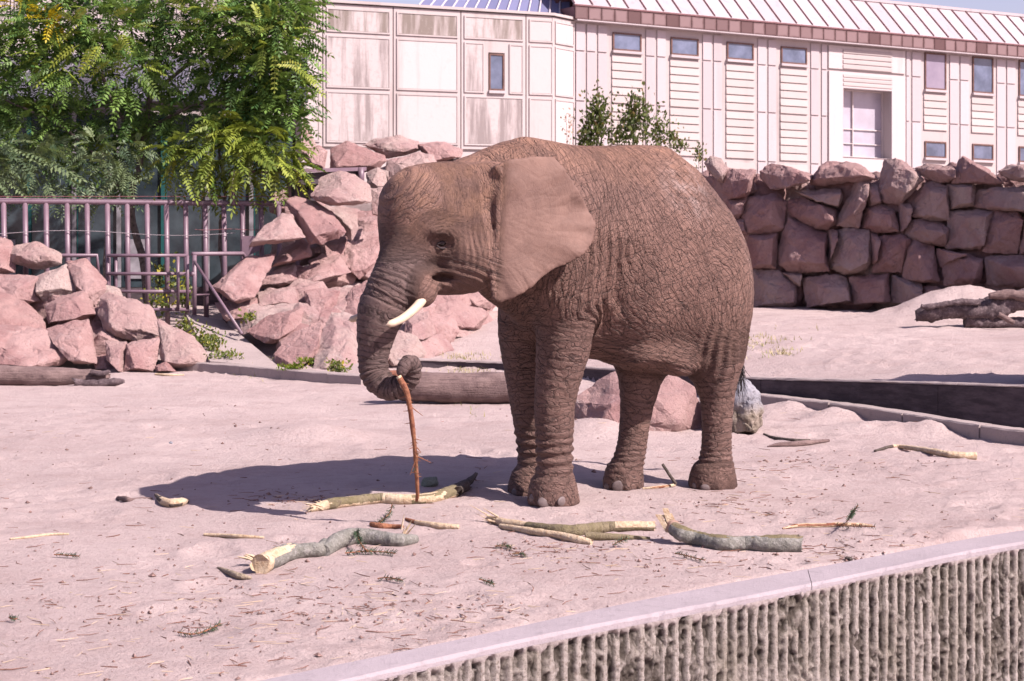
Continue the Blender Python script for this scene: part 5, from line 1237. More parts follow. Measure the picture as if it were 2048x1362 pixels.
P3.append(placed([(-20, 270, 25.4, 75, 310, 25.1), (0, 285, 25.4, 60, 345, 25.1), (-10, 310, 25.3, 60, 372, 25.1), (40, 300, 25.4, 140, 330, 25.1), (60, 320, 25.3, 165, 345, 25.1), (50, 340, 25.3, 150, 385, 25.1), (0, 350, 25.3, 65, 392, 25.1), (70, 300, 25.5, 130, 300, 25.2), (90, 340, 25.3, 180, 370, 25.1), (-20, 330, 25.3, 20, 385, 25.1)]))
foliage('crown', t3, m_leafg, P3)
t4 = empty('dark_shrub', at(210, 560, 25.9)); tag(t4, 'dark green small shrub hanging in leaf clumps over the middle of the fence', 'shrub')
limb('stem', t4, [at(205, 620, 26.3), at(212, 480, 26.2), at(215, 380, 26.1), at(205, 300, 26)], .025, .01, 14)
foliage('crown', t4, m_leafg, mk([(200, 300, 25.7, 40, 26), (180, 345, 25.7, 35, 22), (235, 340, 25.7, 35, 22), (210, 375, 25.7, 28, 12), (260, 300, 25.8, 34, 16), (245, 370, 25.8, 22, 8), (330, 350, 26, 30, 8)], .34, 8, .085, .03, .45, .0, .9, .2))
# behind the gate and ramp: low weeds
def small_leaves(cl, size, rng, tall=1.0):
    P = []
    for (cx, cy, d, rx, ry_, n) in cl:
        c = np.array(at(cx, cy, d)); k = d/F; q = rng.normal(0, .5, (n, 3)); base = c+q*np.array([rx*k, rx*k*.7, ry_*k]); dr = rng.normal(0, 1, (n, 3)); dr[:, 2] = np.abs(dr[:, 2])*tall+.2; dr /= np.linalg.norm(dr, axis=1)[:, None]
        sd_ = np.cross(dr, rng.normal(0, 1, (n, 3))); sd_ /= np.linalg.norm(sd_, axis=1)[:, None]; L = size*rng.uniform(.6, 1.3, n)
        V4 = np.stack([base, base+dr*(L*.5)[:, None]+sd_*(L*.28)[:, None], base+dr*L[:, None], base+dr*(L*.5)[:, None]-sd_*(L*.28)[:, None]], 1).reshape(-1, 3)
        P.append((V4, np.arange(n*4).reshape(-1, 4), np.repeat(rng.uniform(0, 1, n), 4), np.repeat(rng.uniform(0, 1, n), 4)))
    return P
def bush(name, label, cat, cl, size, mat, stems=None, tall=1.0):
    e = empty(name, at(cl[0][0], cl[0][1]+cl[0][4], cl[0][2])); tag(e, label, cat); foliage('leaves', e, mat, small_leaves(cl, size, rng, tall))
    for i, (a, b, c) in enumerate(stems or []):
        a = Vector((a.x, a.y, float(terrain(np.array([a.x]), np.array([a.y]))[0])-.05)); limb('stem', e, [a, a.lerp(b, .5)+Vector((.02, 0, 0)), b], c, c*.4, 20+i)
    return e
m_weed = leaf_material('weed_leaves', (.050, .085, .020), (.180, .210, .045), (.40, .33, .03), .2)
bush('weed_plant', 'leafy green plant growing behind the small gate bars', 'plant', [(330, 560, 25.4, 30, 40, 260), (365, 590, 25.2, 20, 40, 200), (320, 610, 25, 25, 25, 140)], .07, m_weed)
bush('weed_plant', 'yellow green weed tuft on the right edge of the boulder heap below the gate', 'plant', [(372, 655, 23.2, 16, 16, 110), (405, 680, 22.6, 26, 22, 230)], .055, m_weed)
bush('weed_plant', 'weed clump among dry grass at the foot of the ramp', 'plant', [(425, 690, 22.4, 22, 22, 190), (450, 712, 22.1, 36, 12, 170)], .05, m_weed, tall=2)
bush('weed_plant', 'small green weed on the ledge beside the brace foot', 'plant', [(495, 636, 23.2, 14, 9, 90)], .06, m_weed)
bush('weed_plant', 'green weed at the foot of the upright brown boulder left of the trunk', 'plant', [(675, 738, 20.9, 22, 16, 220)], .05, m_weed)
bush('moss_patch', 'bright green moss and weeds under the dark boulder above the left kerb', 'plant', [(585, 735, 21.0, 28, 7, 240), (610, 722, 21.0, 18, 6, 120)], .035, leaf_material('moss', (.07, .12, .01), (.16, .22, .01)))
bush('weed_plant', 'small green weed at the rock foot seen left of the front legs', 'plant', [(790, 692, 25.0, 10, 4, 60)], .06, m_weed); bush('weed_plant', 'flat weed in front of the rocks seen under the jaw', 'plant', [(842, 679, 26, 14, 3, 60), (878, 677, 26, 10, 3, 40)], .05, m_weed)
m_shrub = leaf_material('shrub_leaves', (.030, .050, .015), (.125, .150, .040), (.20, .12, .04), .12)
def sh(px0, seed): return None
bush('upright_shrub', 'dense upright green shrub against the white boards left of the elephant rump', 'shrub', [(1190, 255, 33.5, 26, 60, 700), (1200, 230, 33.5, 22, 36, 300), (1172, 280, 33.5, 18, 34, 260)], .085, m_shrub, [(at(1190, 320, 33.5), at(1196, 215, 33.5), .02)], 2)
bush('upright_shrub', 'taller olive green shrub with reddish tips above the elephant back', 'shrub', [(1265, 250, 33.5, 32, 60, 650), (1270, 218, 33.5, 16, 30, 140), (1240, 275, 33.5, 30, 34, 260), (1292, 245, 33.5, 10, 60, 120)], .085, m_shrub, [(at(1262, 320, 33.5), at(1268, 210, 33.5), .02), (at(1270, 320, 33.5), at(1292, 205, 33.5), .012)], 2)
bush('upright_shrub', 'thin green shrub leaning over the elephant rump', 'shrub', [(1318, 268, 33, 22, 44, 330), (1345, 285, 33, 22, 26, 150), (1365, 292, 33, 12, 10, 40)], .08, m_shrub, [(at(1320, 330, 33), at(1318, 250, 33), .012), (at(1325, 320, 33), at(1366, 286, 33), .008)], 1.5)
bush('upright_shrub', 'tiny green seedling at the end of the boulder wall beside the rump', 'shrub', [(1398, 312, 31, 12, 26, 90)], .07, m_shrub, [(at(1398, 330, 31), at(1397, 292, 31), .008)], 2)
bush('bare_bush', 'sparse reddish twiggy bush at the panelled building corner', 'shrub', [(1138, 255, 34.5, 14, 34, 70)], .06, leaf_material('dry_leaves', (.30, .16, .12), (.42, .26, .2)), [(at(1138, 300, 34.5), at(1132, 225, 34.5), .008), (at(1140, 300, 34.5), at(1146, 235, 34.5), .008)], 2)
# dry grass
def grass(name, cl, mat, h, label=None):
    vs = []; fs = []; T = []; Ag = []; r = random.Random(4)
    for (px, py, rx, ry_, n) in cl:
        for _ in range(n):
            p = ondirt0(px+r.gauss(0, rx), py+r.gauss(0, ry_))
            if p.y < 17: continue
            a = r.uniform(0, 6.28); L = h*r.uniform(.5, 1.3); l = r.uniform(.2, 1.2); w_ = Vector((math.cos(a+1.6), math.sin(a+1.6), 0))*.006; t = p+Vector((math.cos(a)*l*L, math.sin(a)*l*L, L*(1.1-l*.75)))
            b = len(vs); vs += [p-w_, p+w_, t]; fs.append((b, b+1, b+2)); T += [r.random()]*3; Ag += [r.random()]*3
    o = mesh(name, vs, fs, mat); tag(o, kind='stuff')
    for nm, k in (('tint', T), ('age', Ag)): a = o.data.attributes.new(nm, 'FLOAT', 'POINT'); a.data.foreach_set('value', k)
def ondirt0(px, py):
    z = .1
    for _ in range(4):
        p = on(px, py, z); z = gzfast(p.x, p.y)
    return Vector((p.x, p.y, z))
_gx = np.linspace(-12, 14, 261); _gy = np.linspace(4, 34, 301); _gg = terrain(*np.meshgrid(_gx, _gy, indexing='ij'))
def gzfast(x, y):
    i = min(max((x+12)/.1, 0), 259.99); j = min(max((y-4)/.1, 0), 299.99); a, b = int(i), int(j); u, v = i-a, j-b
    return float(_gg[a, b]*(1-u)*(1-v)+_gg[a+1, b]*u*(1-v)+_gg[a, b+1]*(1-u)*v+_gg[a+1, b+1]*u*v)
m_dry = leaf_material('dry_grass', (.30, .25, .12), (.52, .44, .26), (.20, .24, .05), .25)
grass('dry_grass', [(470, 715, 40, 8, 900), (930, 695, 30, 10, 500), (860, 690, 40, 6, 200), (1700, 620, 60, 5, 120), (1520, 680, 30, 4, 200), (1560, 692, 22, 2, 120), (1620, 640, 60, 8, 150)], m_dry, .07)
# ================================================================ wood and litter on the sand
def bark_mat(name, a, b_, c_, sc=1.0, str_=(1, 1, 1)):
    M = Mat(name, .9, .2); v = M.tc.outputs['Object']; n1 = M.noise(v, 9*sc, 5, .65); n2 = M.noise(M.map(v, str_), 34*sc, 5, .72)
    c = M.mix(M.ramp(n1, .35, .65), a, b_); c = M.mix(M.ramp(n2, .5, .68, 0, .75), c, c_); c = M.mix(M.ramp(n2, .22, .42, .8, 0), c, tuple(x*.25 for x in a)); n3 = M.noise(v, 100*sc, 3, .7); c = M.mix(M.ramp(n3, .3, .42, .5, 0), c, tuple(x*.4 for x in a))
    return M.done(c, M.bump(n3, .006, .8, M.bump(n2, .018, 1.0, M.bump(n1, .03, .6))))
m_gbark = bark_mat('lichen_bark', (.20, .195, .17), (.29, .28, .25), (.42, .40, .38)); m_moss = bark_mat('mossy_bark', (.20, .17, .09), (.28, .23, .15), (.13, .10, .08))
m_dbark = bark_mat('dark_bark', (.08, .065, .055), (.13, .10, .085), (.20, .17, .15)); m_strip = bark_mat('bare_wood', (.62, .47, .31), (.74, .60, .43), (.44, .26, .14)); m_red = bark_mat('red_twig', (.30, .12, .07), (.42, .20, .11), (.20, .07, .05))
m_old = bark_mat('weathered_log', (.17, .115, .11), (.27, .19, .175), (.09, .06, .06), .8, (.10, 1, 1.6)); m_drift = bark_mat('driftwood', (.085, .06, .065), (.15, .11, .115), (.30, .235, .24), .6)
m_torn = bark_mat('torn_bark_wood', (.42, .26, .20), (.55, .38, .30), (.25, .13, .10))
def lay(px, py, r):
    p = ondirt(px, py, r*.8); return p
def gnarly(name, rows, mats, pick, label=None, cat=None, parent=None, n=30, knots=.10, seed=1, jag=.0, lift=0.0, depth=None):
    """rows of (px,py,half width px): a bent piece of wood on the sand; pick(t, a, noise)->material slot"""
    P = []
    for q in rows:
        if depth is None:
            d0 = ground_d(max(q[1], 500)+q[2]); r = q[2]*d0/F; p = ondirt(q[0], q[1], r*.8+lift+(q[3] if len(q) > 3 else 0))
        else: d = depth+(q[3] if len(q) > 3 else 0); p = at(q[0], q[1], d); r = q[2]*d/F
        P.append((p, r))
    C = chain([(tuple(p), r) for p, r in P]); m = 3 if depth is not None and depth > 14 else 8; pts = []
    for i in range(len(C)-1):
        for k in range(m): pts.append(C[i]+(C[i+1]-C[i])*k/m)
    pts.append(C[-1]); pts = np.array(pts); N = len(pts); vs = []; up = Vector((0, 0, 1)); r_ = random.Random(seed)
    for i in range(N):
        t = Vector(pts[min(i+1, N-1)][:3]-pts[max(i-1, 0)][:3]).normalized(); a = t.cross(up)
        if a.length < .05: a = t.cross(Vector((1, 0, 0)))
        a.normalize(); b = a.cross(t)
        for k in range(n):
            th = 2*math.pi*k/n; e = Vector(pts[i][:3])+(a*math.cos(th)+b*math.sin(th))*float(pts[i][3]); vs.append(e)
            if jag and i in (0, N-1): vs[-1] = e+t*(r_.uniform(-1, 1)*jag*float(pts[i][3]))*(1 if i else -1)
    A = np.array([list(v) for v in vs]); rad = np.repeat(pts[:, 3], n); cen = np.repeat(pts[:, :3], n, 0); s_ = seed*5.3
    dv = (A-cen)/(rad[:, None]+1e-6); nz = fbm(A/.11+s_, 3, seed)*knots*1.5+fbm(A/.035+s_, 2, seed+5)*knots*.9; A = cen+dv*(rad*(1+nz))[:, None]
    vs = A.tolist(); fs = []; mi = []; tt_ = np.repeat(np.arange(N)/N, n); aa_ = np.tile(np.arange(n)/n*2*np.pi, N); LL = sum(math.dist(pts[i][:3], pts[i+1][:3]) for i in range(N-1)); nn = fbm(np.stack([tt_*LL/.16, np.cos(aa_)*1.3+s_, np.sin(aa_)*1.3], 1), 4, 77)*1.3
    for i in range(N-1):
        for k in range(n):
            fs.append((i*n+k, i*n+(k+1) % n, (i+1)*n+(k+1) % n, (i+1)*n+k)); mi.append(pick((i+.5)/N, k/n, nn[i*n+k]))
    fs.append(tuple(range(n-1, -1, -1))); mi.append(pick(0, .5, 0)); fs.append(tuple(range((N-1)*n, N*n))); mi.append(pick(1, .5, 0))
    o = mesh(name, vs, fs, mats, parent, False); o.data.polygons.foreach_set('material_index', mi); o.data.polygons.foreach_set('use_smooth', [True]*(len(fs)-2)+[False, False])
    if label: tag(o, label, cat)
    return o
def splinters(parent, p, d, n, L, mat, seed=0, w_=.006):
    mb = MB(); r = random.Random(seed); d = Vector(d).normalized()
    for _ in range(n):
        o = Vector(p)+Vector((r.uniform(-1, 1), r.uniform(-1, 1), r.uniform(-1, 1)))*L*.35; e = o+(d+Vector((r.uniform(-.4, .4), r.uniform(-.4, .4), r.uniform(-.2, .45))))*L*r.uniform(.5, 1.3); mb.tube([o, o.lerp(e, .5), e], [w_, w_*.8, w_*.15], 4)
    return mb.build('splinter', mat, parent)
def wood(name, loc_px, label, cat): e = empty(name, on(*loc_px)); tag(e, label, cat); return e
# 1 stripped branch under the hanging stick
e = wood('branch', (780, 1010), 'long half peeled yellow branch with a dark broken end lying below the hanging stick', 'branch')
gnarly('stem', [(622, 1018, 7), (660, 1008, 12), (700, 1003, 11), (760, 997, 11), (800, 999, 11), (860, 996, 11), (900, 985, 13), (930, 972, 12)], [m_strip, m_moss, m_dbark], lambda t, a, n: 2 if t > .88 else (0 if (n > -.05+.3*abs(t-.55) or t < .12 or (.45 < t < .62)) else 1), None, None, e, seed=2, jag=1.0)
gnarly('stub', [(918, 980, 8), (940, 962, 7), (952, 948, 4)], [m_dbark], lambda t, a, n: 0, None, None, e, 20, .2, 3, 1.5, .03); splinters(e, lay(640, 1014, .03), (-1, -.3, 0), 8, .09, m_strip, 3)
# 2 thick curved lichen log
e = wood('branch', (680, 1100), 'thick crooked grey lichen covered branch with a chewed orange end in the left foreground', 'branch')
gnarly('stem', [(520, 1130, 21), (545, 1118, 20), (580, 1104, 18), (615, 1101, 16), (640, 1099, 15), (650, 1090, 13)], [m_gbark, m_strip], lambda t, a, n: 1 if (t < .10 or (t < .42 and .05 < a < .42 and n > -.25+t)) else 0, None, None, e, seed=4, knots=.12, jag=.25)
gnarly('stem', [(648, 1102, 13), (670, 1086, 16), (690, 1076, 17), (720, 1073, 17), (760, 1077, 15), (800, 1081, 13), (830, 1078, 9)], [m_gbark], lambda t, a, n: 0, None, None, e, seed=5, knots=.12)
splinters(e, lay(812, 1070, .04), (.6, 0, 1), 5, .10, m_strip, 8); splinters(e, lay(512, 1118, .05), (-1, -.5, .3), 9, .05, m_strip, 9, .009)
# 3 forked pale branch
e = wood('branch', (1140, 1065), 'forked half peeled branch with a splintered white left end in front of the front foot', 'branch')
gnarly('stem', [(978, 1036, 6), (1010, 1046, 9), (1050, 1053, 10), (1100, 1060, 12), (1150, 1062, 13), (1200, 1056, 12), (1250, 1053, 11), (1308, 1053, 10)], [m_strip, m_moss], lambda t, a, n: 0 if (t < .30 or t > .80 and a < .55) else 1, None, None, e, seed=6, jag=.5)
gnarly('stem', [(1000, 1052, 5), (1060, 1062, 7), (1110, 1069, 7), (1150, 1078, 8), (1183, 1085, 6)], [m_strip], lambda t, a, n: 0, None, None, e, 20, .15, 7, .8)
gnarly('stem', [(1170, 1072, 8), (1230, 1074, 7), (1300, 1077, 3)], [m_moss], lambda t, a, n: 0, None, None, e, 20, .1, 8); splinters(e, lay(1000, 1042, .03), (-1, 0, .3), 12, .12, m_strip, 12)
# 4 right log
e = wood('branch', (1460, 1080), 'stout bent lichen grey log with a torn upturned pink end in the right foreground', 'branch')
gnarly('stem', [(1340, 1050, 13, .06), (1362, 1066, 15, .03), (1395, 1077, 15), (1440, 1086, 15), (1490, 1087, 15), (1540, 1087, 17), (1600, 1087, 17)], [m_gbark, m_moss, m_torn], lambda t, a, n: 2 if t < .10 else (1 if .1 < a < .38 and n > -.1 else 0), None, None, e, seed=9, knots=.14, jag=.4)
mb = MB(); p = ondirt(1340, 1050, .10); r = random.Random(2)
for k in range(6):
    o = p+Vector((r.uniform(-.03, .04), r.uniform(-.03, .03), -.04)); mb.box(o, (.035, 0, .0), (0, .012, 0), (-.06+r.uniform(-.03, .03), 0, .09+r.uniform(0, .05)))
mb.build('torn_wood', m_strip, e)
# small twigs and chips
def twig(name, rows, label, cat, mats=None, pick=None, n=8, knots=.12, seed=1, **k): return gnarly(name, rows, mats or [m_red], pick or (lambda t, a, n: 0), label, cat, None, n, knots, seed, **k)
twig('stick', [(1565, 1057, 2), (1600, 1051, 4), (1640, 1051, 4.5), (1690, 1049, 4), (1720, 1049, 3), (1745, 1051, 2)], 'thin pale stick with green fir needles at its right end', 'stick', [m_red, m_strip], lambda t, a, n: int(n > 0), seed=21)
twig('stick', [(742, 1048, 5), (760, 1052, 6), (785, 1053, 5), (805, 1053, 4)], 'short reddish brown bent stick above the crooked grey branch', 'stick', seed=22)
twig('wood_chip', [(812, 1038, 3), (840, 1046, 5), (880, 1052, 7), (918, 1054, 5)], 'long pale torn wood strip right of the short reddish stick', 'wood chip', [m_strip, m_red], lambda t, a, n: int(t < .25), seed=23)
twig('wood_chip', [(408, 1069, 3), (440, 1071, 4), (480, 1073, 4.5), (528, 1075, 2.5)], 'straight slim cream splinter above the crooked grey branch at left', 'wood chip', [m_strip], seed=24, knots=.05)
twig('wood_chip', [(436, 1135, 2), (455, 1143, 6), (475, 1151, 7), (503, 1156, 3)], 'tapered greenish bark chip touching the chewed end of the crooked branch', 'wood chip', [bark_mat('dull_bark', (.33, .27, .19), (.45, .36, .27), (.2, .16, .1))], seed=25)
twig('wood_chip', [(312, 990, 4, .03), (325, 1002, 8), (345, 1007, 10), (362, 1004, 9), (376, 1002, 3)], 'curled yellow wood chip with an upturned tip left of the elephant shadow', 'wood chip', [m_strip, m_dbark], lambda t, a, n: int(n > .28), seed=26)
twig('wood_chip', [(236, 996, 4), (250, 998, 6), (262, 1000, 4), (285, 996, 2), (305, 997, 2)], 'dull brown root chip left of the curled yellow chip', 'wood chip', [m_old], seed=27)
twig('wood_chip', [(20, 1078, 2), (60, 1074, 3), (100, 1069, 3), (138, 1068, 2.5)], 'long faint tan splinter at the far left of the sand', 'wood chip', [m_strip], seed=28)
twig('stick', [(1535, 893, 1.5), (1560, 889, 5), (1590, 888, 6), (1630, 884, 5), (1657, 881, 3)], 'smooth grey stick on the sand right of the rear foot', 'stick', [m_old], seed=29)
twig('stick', [(1528, 868, 2), (1550, 876, 3), (1590, 880, 3), (1620, 880, 2)], 'dark thin forked twig just above the smooth grey stick', 'stick', [m_dbark], seed=30)
twig('stick', [(1750, 902, 3), (1780, 893, 3), (1800, 893, 4), (1850, 900, 6), (1900, 909, 7), (1952, 913, 9)], 'pale peeled stick with a dark root end near the kerb at right', 'stick', [m_strip, m_dbark], lambda t, a, n: int(t < .25), seed=31)
st_ = empty('stick', on(1345, 972)); tag(st_, 'upright dark twig with an orange foot standing between the hind feet', 'stick')
gnarly('stem', [(1325, 928, 2.8, 0), (1338, 948, 3.2, 0), (1352, 968, 2.8, 0)], [m_dbark], lambda t, a, n: 0, None, None, st_, 8, .1, 32, depth=12.55); gnarly('stem', [(1285, 977, 2), (1320, 974, 3), (1350, 970, 3)], [m_strip, m_red], lambda t, a, n: int(n > .0), None, None, st_, 8, .1, 33)
# stick held in the trunk
hs = empty('stick', at(833, 1002, 11.1)); tag(hs, 'long reddish thin stick hanging down from the curled trunk tip', 'stick')
gnarly('stem', [(797, 752, 5.5, 0), (806, 768, 6, .0), (815, 790, 5.5, .0), (822, 830, 5, .02), (828, 880, 4.5, .06), (832, 930, 4.5, .12), (835, 985, 4, .2), (833, 1001, 3, .25)], [m_red, m_strip], lambda t, a, n: int(t < .05), None, None, hs, 10, .16, 34, depth=10.93)
mb = MB(); r = random.Random(6)
for k in range(26):
    t = r.uniform(.03, .97); x = np.interp(t, [0, .1, .3, .5, .75, 1], [799, 810, 822, 828, 833, 833]); y = 752+t*248; p = at(x, y, 10.93+.2*t*t); s = r.choice((-1, 1)); mb.tube([p, p+Vector((s*r.uniform(.015, .05), r.uniform(-.02, .02), -r.uniform(.0, .03)))], [.004, .001], 4)
for (x, y, x2, y2) in ((824, 815, 846, 832), (832, 912, 862, 925), (832, 918, 820, 950), (834, 895, 842, 905)): mb.tube([at(x, y, 11.0), at(x2, y2, 11.0)], [.004, .0015], 4)
mb.build('side_twig', m_red, hs)
# fir sprigs
m_fir = plain('fir_needles', (.055, .095, .05), .6, .3, .3, 30)
def sprig(rows, label, seed=0, dens=1.0, L=.022, depth=None):
    r = random.Random(seed); P = [ondirt(x, y, .018+(q[0] if q else 0)) for x, y, *q in rows] if depth is None else [at(x, y, depth) for x, y, *q in rows]; C = crom(P, 5)
    e = empty('fir_sprig', C[0]); tag(e, label, 'fir sprig'); mb = MB(); mb.tube(C, .0035, 5); mb.build('twig', m_red, e); mb = MB()
    for a, b in zip(C, C[1:]):
        m = max(2, int((b-a).length/.004*dens))
        for k in range(m):
            p = a.lerp(b, r.random()); t = (b-a).normalized(); q = Vector((r.gauss(0, 1), r.gauss(0, 1), r.gauss(0, 1))); q = (q-t*q.dot(t)).normalized(); mb.tube([p, p+(q*.85+t*.5)*L*r.uniform(.7, 1.2)], [.0022, .0008], 3, False)
    nd = mb.build('needles', m_fir, e); nd['kind'] = 'stuff'; return e
sprig([(1692, 1046), (1700, 1034, .05), (1708, 1022, .12), (1716, 1010, .17)], 'green fir sprig standing up from the thin stick at right', 1, 1.6)
sprig([(1670, 1050), (1700, 1052), (1750, 1053)], 'flat green fir sprig at the end of the thin stick at right', 2)
sprig([(712, 1060, .06), (718, 1080, .05), (730, 1098, .02), (745, 1103)], 'green fir sprig draped over the crooked grey branch', 3, 1.8, .03)
sprig([(690, 1106), (730, 1103), (770, 1104), (790, 1107)], 'long green fir sprig lying below the crooked grey branch', 4, 1.5, .03)
sprig([(784, 1008, .06), (780, 1025, .02), (765, 1040), (756, 1046)], 'upright blue green fir sprig behind the short reddish stick', 5, 1.3, .03)
sprig([(755, 1157), (775, 1155), (805, 1160)], 'small fir sprig alone on the sand in the middle foreground', 6, 1.4)
sprig([(958, 1158), (972, 1162), (988, 1168)], 'tiny fir sprig on the sand near the coping', 7, 1.3)
sprig([(355, 1264), (385, 1268), (410, 1262), (440, 1248)], 'curved fir sprig on the sand at lower left', 8, 1.3, .026)
sprig([(108, 1109), (130, 1110), (158, 1112)], 'dark flat fir sprig far left on the sand', 9, 1.3)
sprig([(1350, 1107), (1370, 1110), (1395, 1117), (1410, 1120)], 'fir sprig on the sand below the stout bent log', 10, 1.1)
sprig([(1225, 1090), (1240, 1082, .02), (1255, 1076, .04)], 'blue green fir sprig under the forked peeled branch', 11, 2.0, .03)
sprig([(990, 1092), (1010, 1090), (1022, 1094)], 'green fir sprig left below the forked peeled branch', 12, 1.5, .026)
sprig([(1025, 1108), (1040, 1106), (1050, 1110)], 'pale blue green fir tip below the forked peeled branch', 13, 1.5)
sprig([(836, 905, 0), (834, 925, 0), (828, 945, 0)], 'small fir tuft clinging to the stick held by the trunk', 14, .5, .03, 11.05)
sprig([(18, 1235), (28, 1238), (34, 1237)], 'tiny green fir tip at the left picture side of the sand', 15, 1.5)
# pale lichen lump under the stick
b5 = stone('lichen_stone', [(842, 965), (848, 955), (862, 957), (872, 953), (877, 966), (872, 977), (850, 978), (843, 975)], 12.65, .10, 910, mat=bark_mat('grey_green_lichen', (.30, .34, .27), (.42, .45, .36), (.12, .13, .08), 3))
tag(b5, 'small grey green lichen covered lump in the shadow beside the hanging stick', 'stone')
b6 = stone('clod', blob(1697, 1118, 17, 11, random.Random(9)), 9.95, .05, 911, mat=m_dbark); tag(b6, 'small black dung clod at the sand edge near the right coping', 'dung')
b7 = stone('stone', blob(342, 887, 10, 9, random.Random(12)), 14.95, .05, 912, mat=plain('grey_stone', (.25, .25, .28))); tag(b7, 'tiny grey pebble stone alone on the left sand', 'stone')
# logs
lg = empty('fallen_log', on(900, 805)); tag(lg, 'long thick brown log lying on the sand behind the trunk tip', 'log')
gnarly('trunk', [(778, 762, 22, .1), (800, 770, 29, .05), (850, 774, 30), (920, 776, 31), (1000, 776, 32), (1080, 778, 32), (1130, 779, 31)], [m_old, m_red], lambda t, a, n: int(t < .03), None, None, lg, 22, .05, 41, depth=18.3)
gnarly('rotten_end', [(775, 745, 5), (792, 748, 8), (815, 750, 6), (840, 752, 3)], [bark_mat('rotten_wood', (.28, .12, .08), (.36, .17, .11), (.15, .05, .04))], lambda t, a, n: 0, None, None, lg, 8, .3, 42, depth=18.1)
lg2 = empty('fallen_log', on(100, 775)); tag(lg2, 'weathered grey brown log with a splintered right end below the left boulder heap', 'log')
gnarly('trunk', [(-200, 748, 21), (-60, 750, 21), (60, 753, 21), (140, 755, 19), (190, 754, 15), (215, 752, 8)], [m_old], lambda t, a, n: 0, None, None, lg2, 20, .10, 43, jag=.8, depth=20.2)
gnarly('splintered_end', [(150, 766, 9), (190, 768, 9), (225, 765, 8), (247, 762, 4)], [m_drift], lambda t, a, n: 0, None, None, lg2, 10, .3, 44, jag=1, depth=20.0)
gnarly('splintered_end', [(180, 745, 6), (205, 748, 5), (218, 742, 3)], [m_drift], lambda t, a, n: 0, None, None, lg2, 8, .3, 45, jag=1, depth=20.1)
twig('wood_chip', [(310, 748, 2), (340, 750, 2.5), (368, 750, 2)], 'thin bright splinter at the foot of the left boulder heap', 'wood chip', [m_strip], seed=46)
dw = empty('driftwood', on(1950, 650, .45)); tag(dw, 'dark gnarled hollow driftwood log on the upper sand before the boulder wall', 'driftwood')
DX = dict(knots=.22, depth=23.5)
gnarly('trunk', [(1833, 632, 9), (1850, 627, 16), (1880, 622, 17), (1920, 620, 17), (1950, 622, 22), (1985, 618, 24), (2020, 605, 20), (2060, 600, 22), (2110, 610, 30), (2180, 625, 30)], [m_drift], lambda t, a, n: 0, None, None, dw, 18, seed=47, jag=.5, **DX)
gnarly('branch', [(1930, 640, 14), (1960, 644, 16), (1990, 645, 14), (2020, 645, 12), (2070, 648, 14)], [m_drift], lambda t, a, n: 0, None, None, dw, 14, seed=48, **DX)
gnarly('branch', [(1978, 592, 6), (2000, 590, 9), (2020, 587, 9), (2040, 592, 10), (2080, 600, 12)], [m_drift, m_old], lambda t, a, n: 1, None, None, dw, 12, seed=49, knots=.2, depth=23.35)
gnarly('branch', [(1842, 612, 4), (1855, 614, 6), (1890, 608, 5), (1925, 603, 7), (1960, 606, 6)], [m_drift], lambda t, a, n: 0, None, None, dw, 10, seed=50, knots=.3, depth=23.35)
gnarly('branch', [(1996, 628, 5), (2010, 635, 6), (2028, 646, 4)], [m_old], lambda t, a, n: 0, None, None, dw, 10, seed=51, knots=.2, depth=23.1)
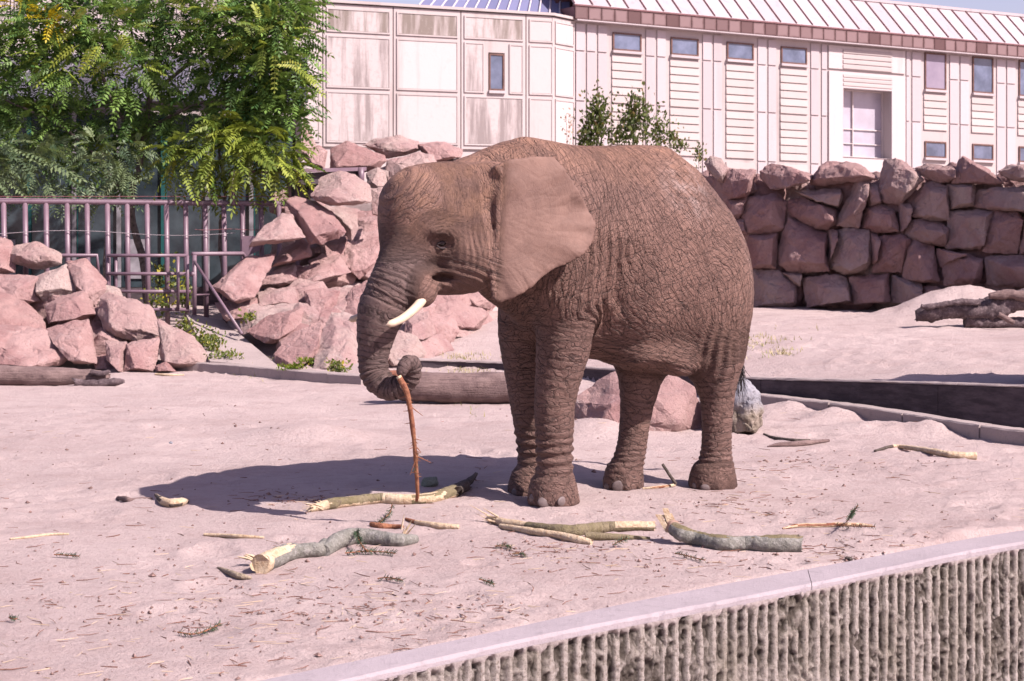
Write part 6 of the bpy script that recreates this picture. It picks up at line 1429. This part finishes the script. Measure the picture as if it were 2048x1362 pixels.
# litter nobody could count
def litter():
    r = random.Random(3); T = MB(); W = MB(); K = MB()
    spots = [(1080, 1100, 90, 14, 120), (1480, 1010, 90, 20, 60), (1700, 1100, 90, 25, 90), (640, 1190, 160, 30, 110), (500, 1230, 180, 30, 120), (850, 1230, 120, 30, 70), (300, 1200, 200, 60, 110), (600, 1000, 60, 8, 40), (1600, 930, 120, 15, 40), (1280, 1120, 150, 20, 60)]
    def put(mb, p, L, w_, cur):
        a = r.uniform(0, 6.28); d = Vector((math.cos(a), math.sin(a)*.9, r.uniform(-.03, .10))); q = Vector((-d.y, d.x, 0))*cur; mb.tube([p, p+d*L*.5+q*L, p+d*L], [w_, w_, w_*.5], 3, False)
    def gp():
        if r.random() < .55:
            s = r.choice(spots); return s[0]+r.gauss(0, s[2]), s[1]+r.gauss(0, s[3])
        return r.uniform(-80, 2100), 1362-(r.random()**1.3)*560
    def okp(p): return p.y > pl(p.x, MI)+.03 and p.y < 26 and p.x < 6
    def drop():
        while True:
            x, y = gp()
            if y < 760 or y > 1400: continue
            p = ondirt0(x, y)
            if okp(p): return p
    for _ in range(700): put(T, drop()+Vector((0, 0, .004)), r.uniform(.02, .13), r.uniform(.0012, .0030), r.uniform(-.25, .25))
    for _ in range(420): put(W, drop()+Vector((0, 0, .004)), r.uniform(.02, .12), r.uniform(.001, .0022), r.uniform(-.1, .1))
    for _ in range(900):
        p = drop(); s = r.uniform(.004, .012)*(1.6 if r.random() < .1 else 1); v = [Vector((r.uniform(-1, 1), r.uniform(-1, 1), r.uniform(-.7, .9)))*s for _ in range(6)]
        c = [Vector((s, 0, 0)), Vector((0, s, 0)), Vector((-s, 0, 0)), Vector((0, -s, 0)), Vector((0, 0, s*.8)), Vector((0, 0, -s*.5))]; K.add([p+a+b*.35+Vector((0, 0, s*.2)) for a, b in zip(c, v)], [(0, 1, 4), (1, 2, 4), (2, 3, 4), (3, 0, 4), (1, 0, 5), (2, 1, 5), (3, 2, 5), (0, 3, 5)])
    tag(T.build('twig_litter', bark_mat('litter_twigs', (.22, .10, .07), (.33, .17, .12), (.12, .06, .05))), kind='stuff'); tag(W.build('straw_litter', plain('straw', (.62, .48, .34), .8)), kind='stuff'); tag(K.build('soil_clods', plain('soil_clod', (.27, .175, .155), .95, .1, .3, 60)), kind='stuff')
litter()
GR = {'branch': 'broken branches on the sand', 'fir sprig': 'fir sprigs scattered on the sand', 'wood chip': 'chips and splinters of wood on the sand', 'stick': 'thin sticks', 'wire': 'wires strung on the fence', 'log': 'fallen logs', 'boulder': 'single boulders on the sand', 'plant': 'weeds among the rocks and gate', 'rocks': 'boulder heaps', 'shrub': 'shrubs by the buildings and fence', 'tree': 'feather leaved trees by the fence'}
for o in S.objects:
    if o.parent is None and o.get('category') in GR: o['group'] = GR[o['category']]
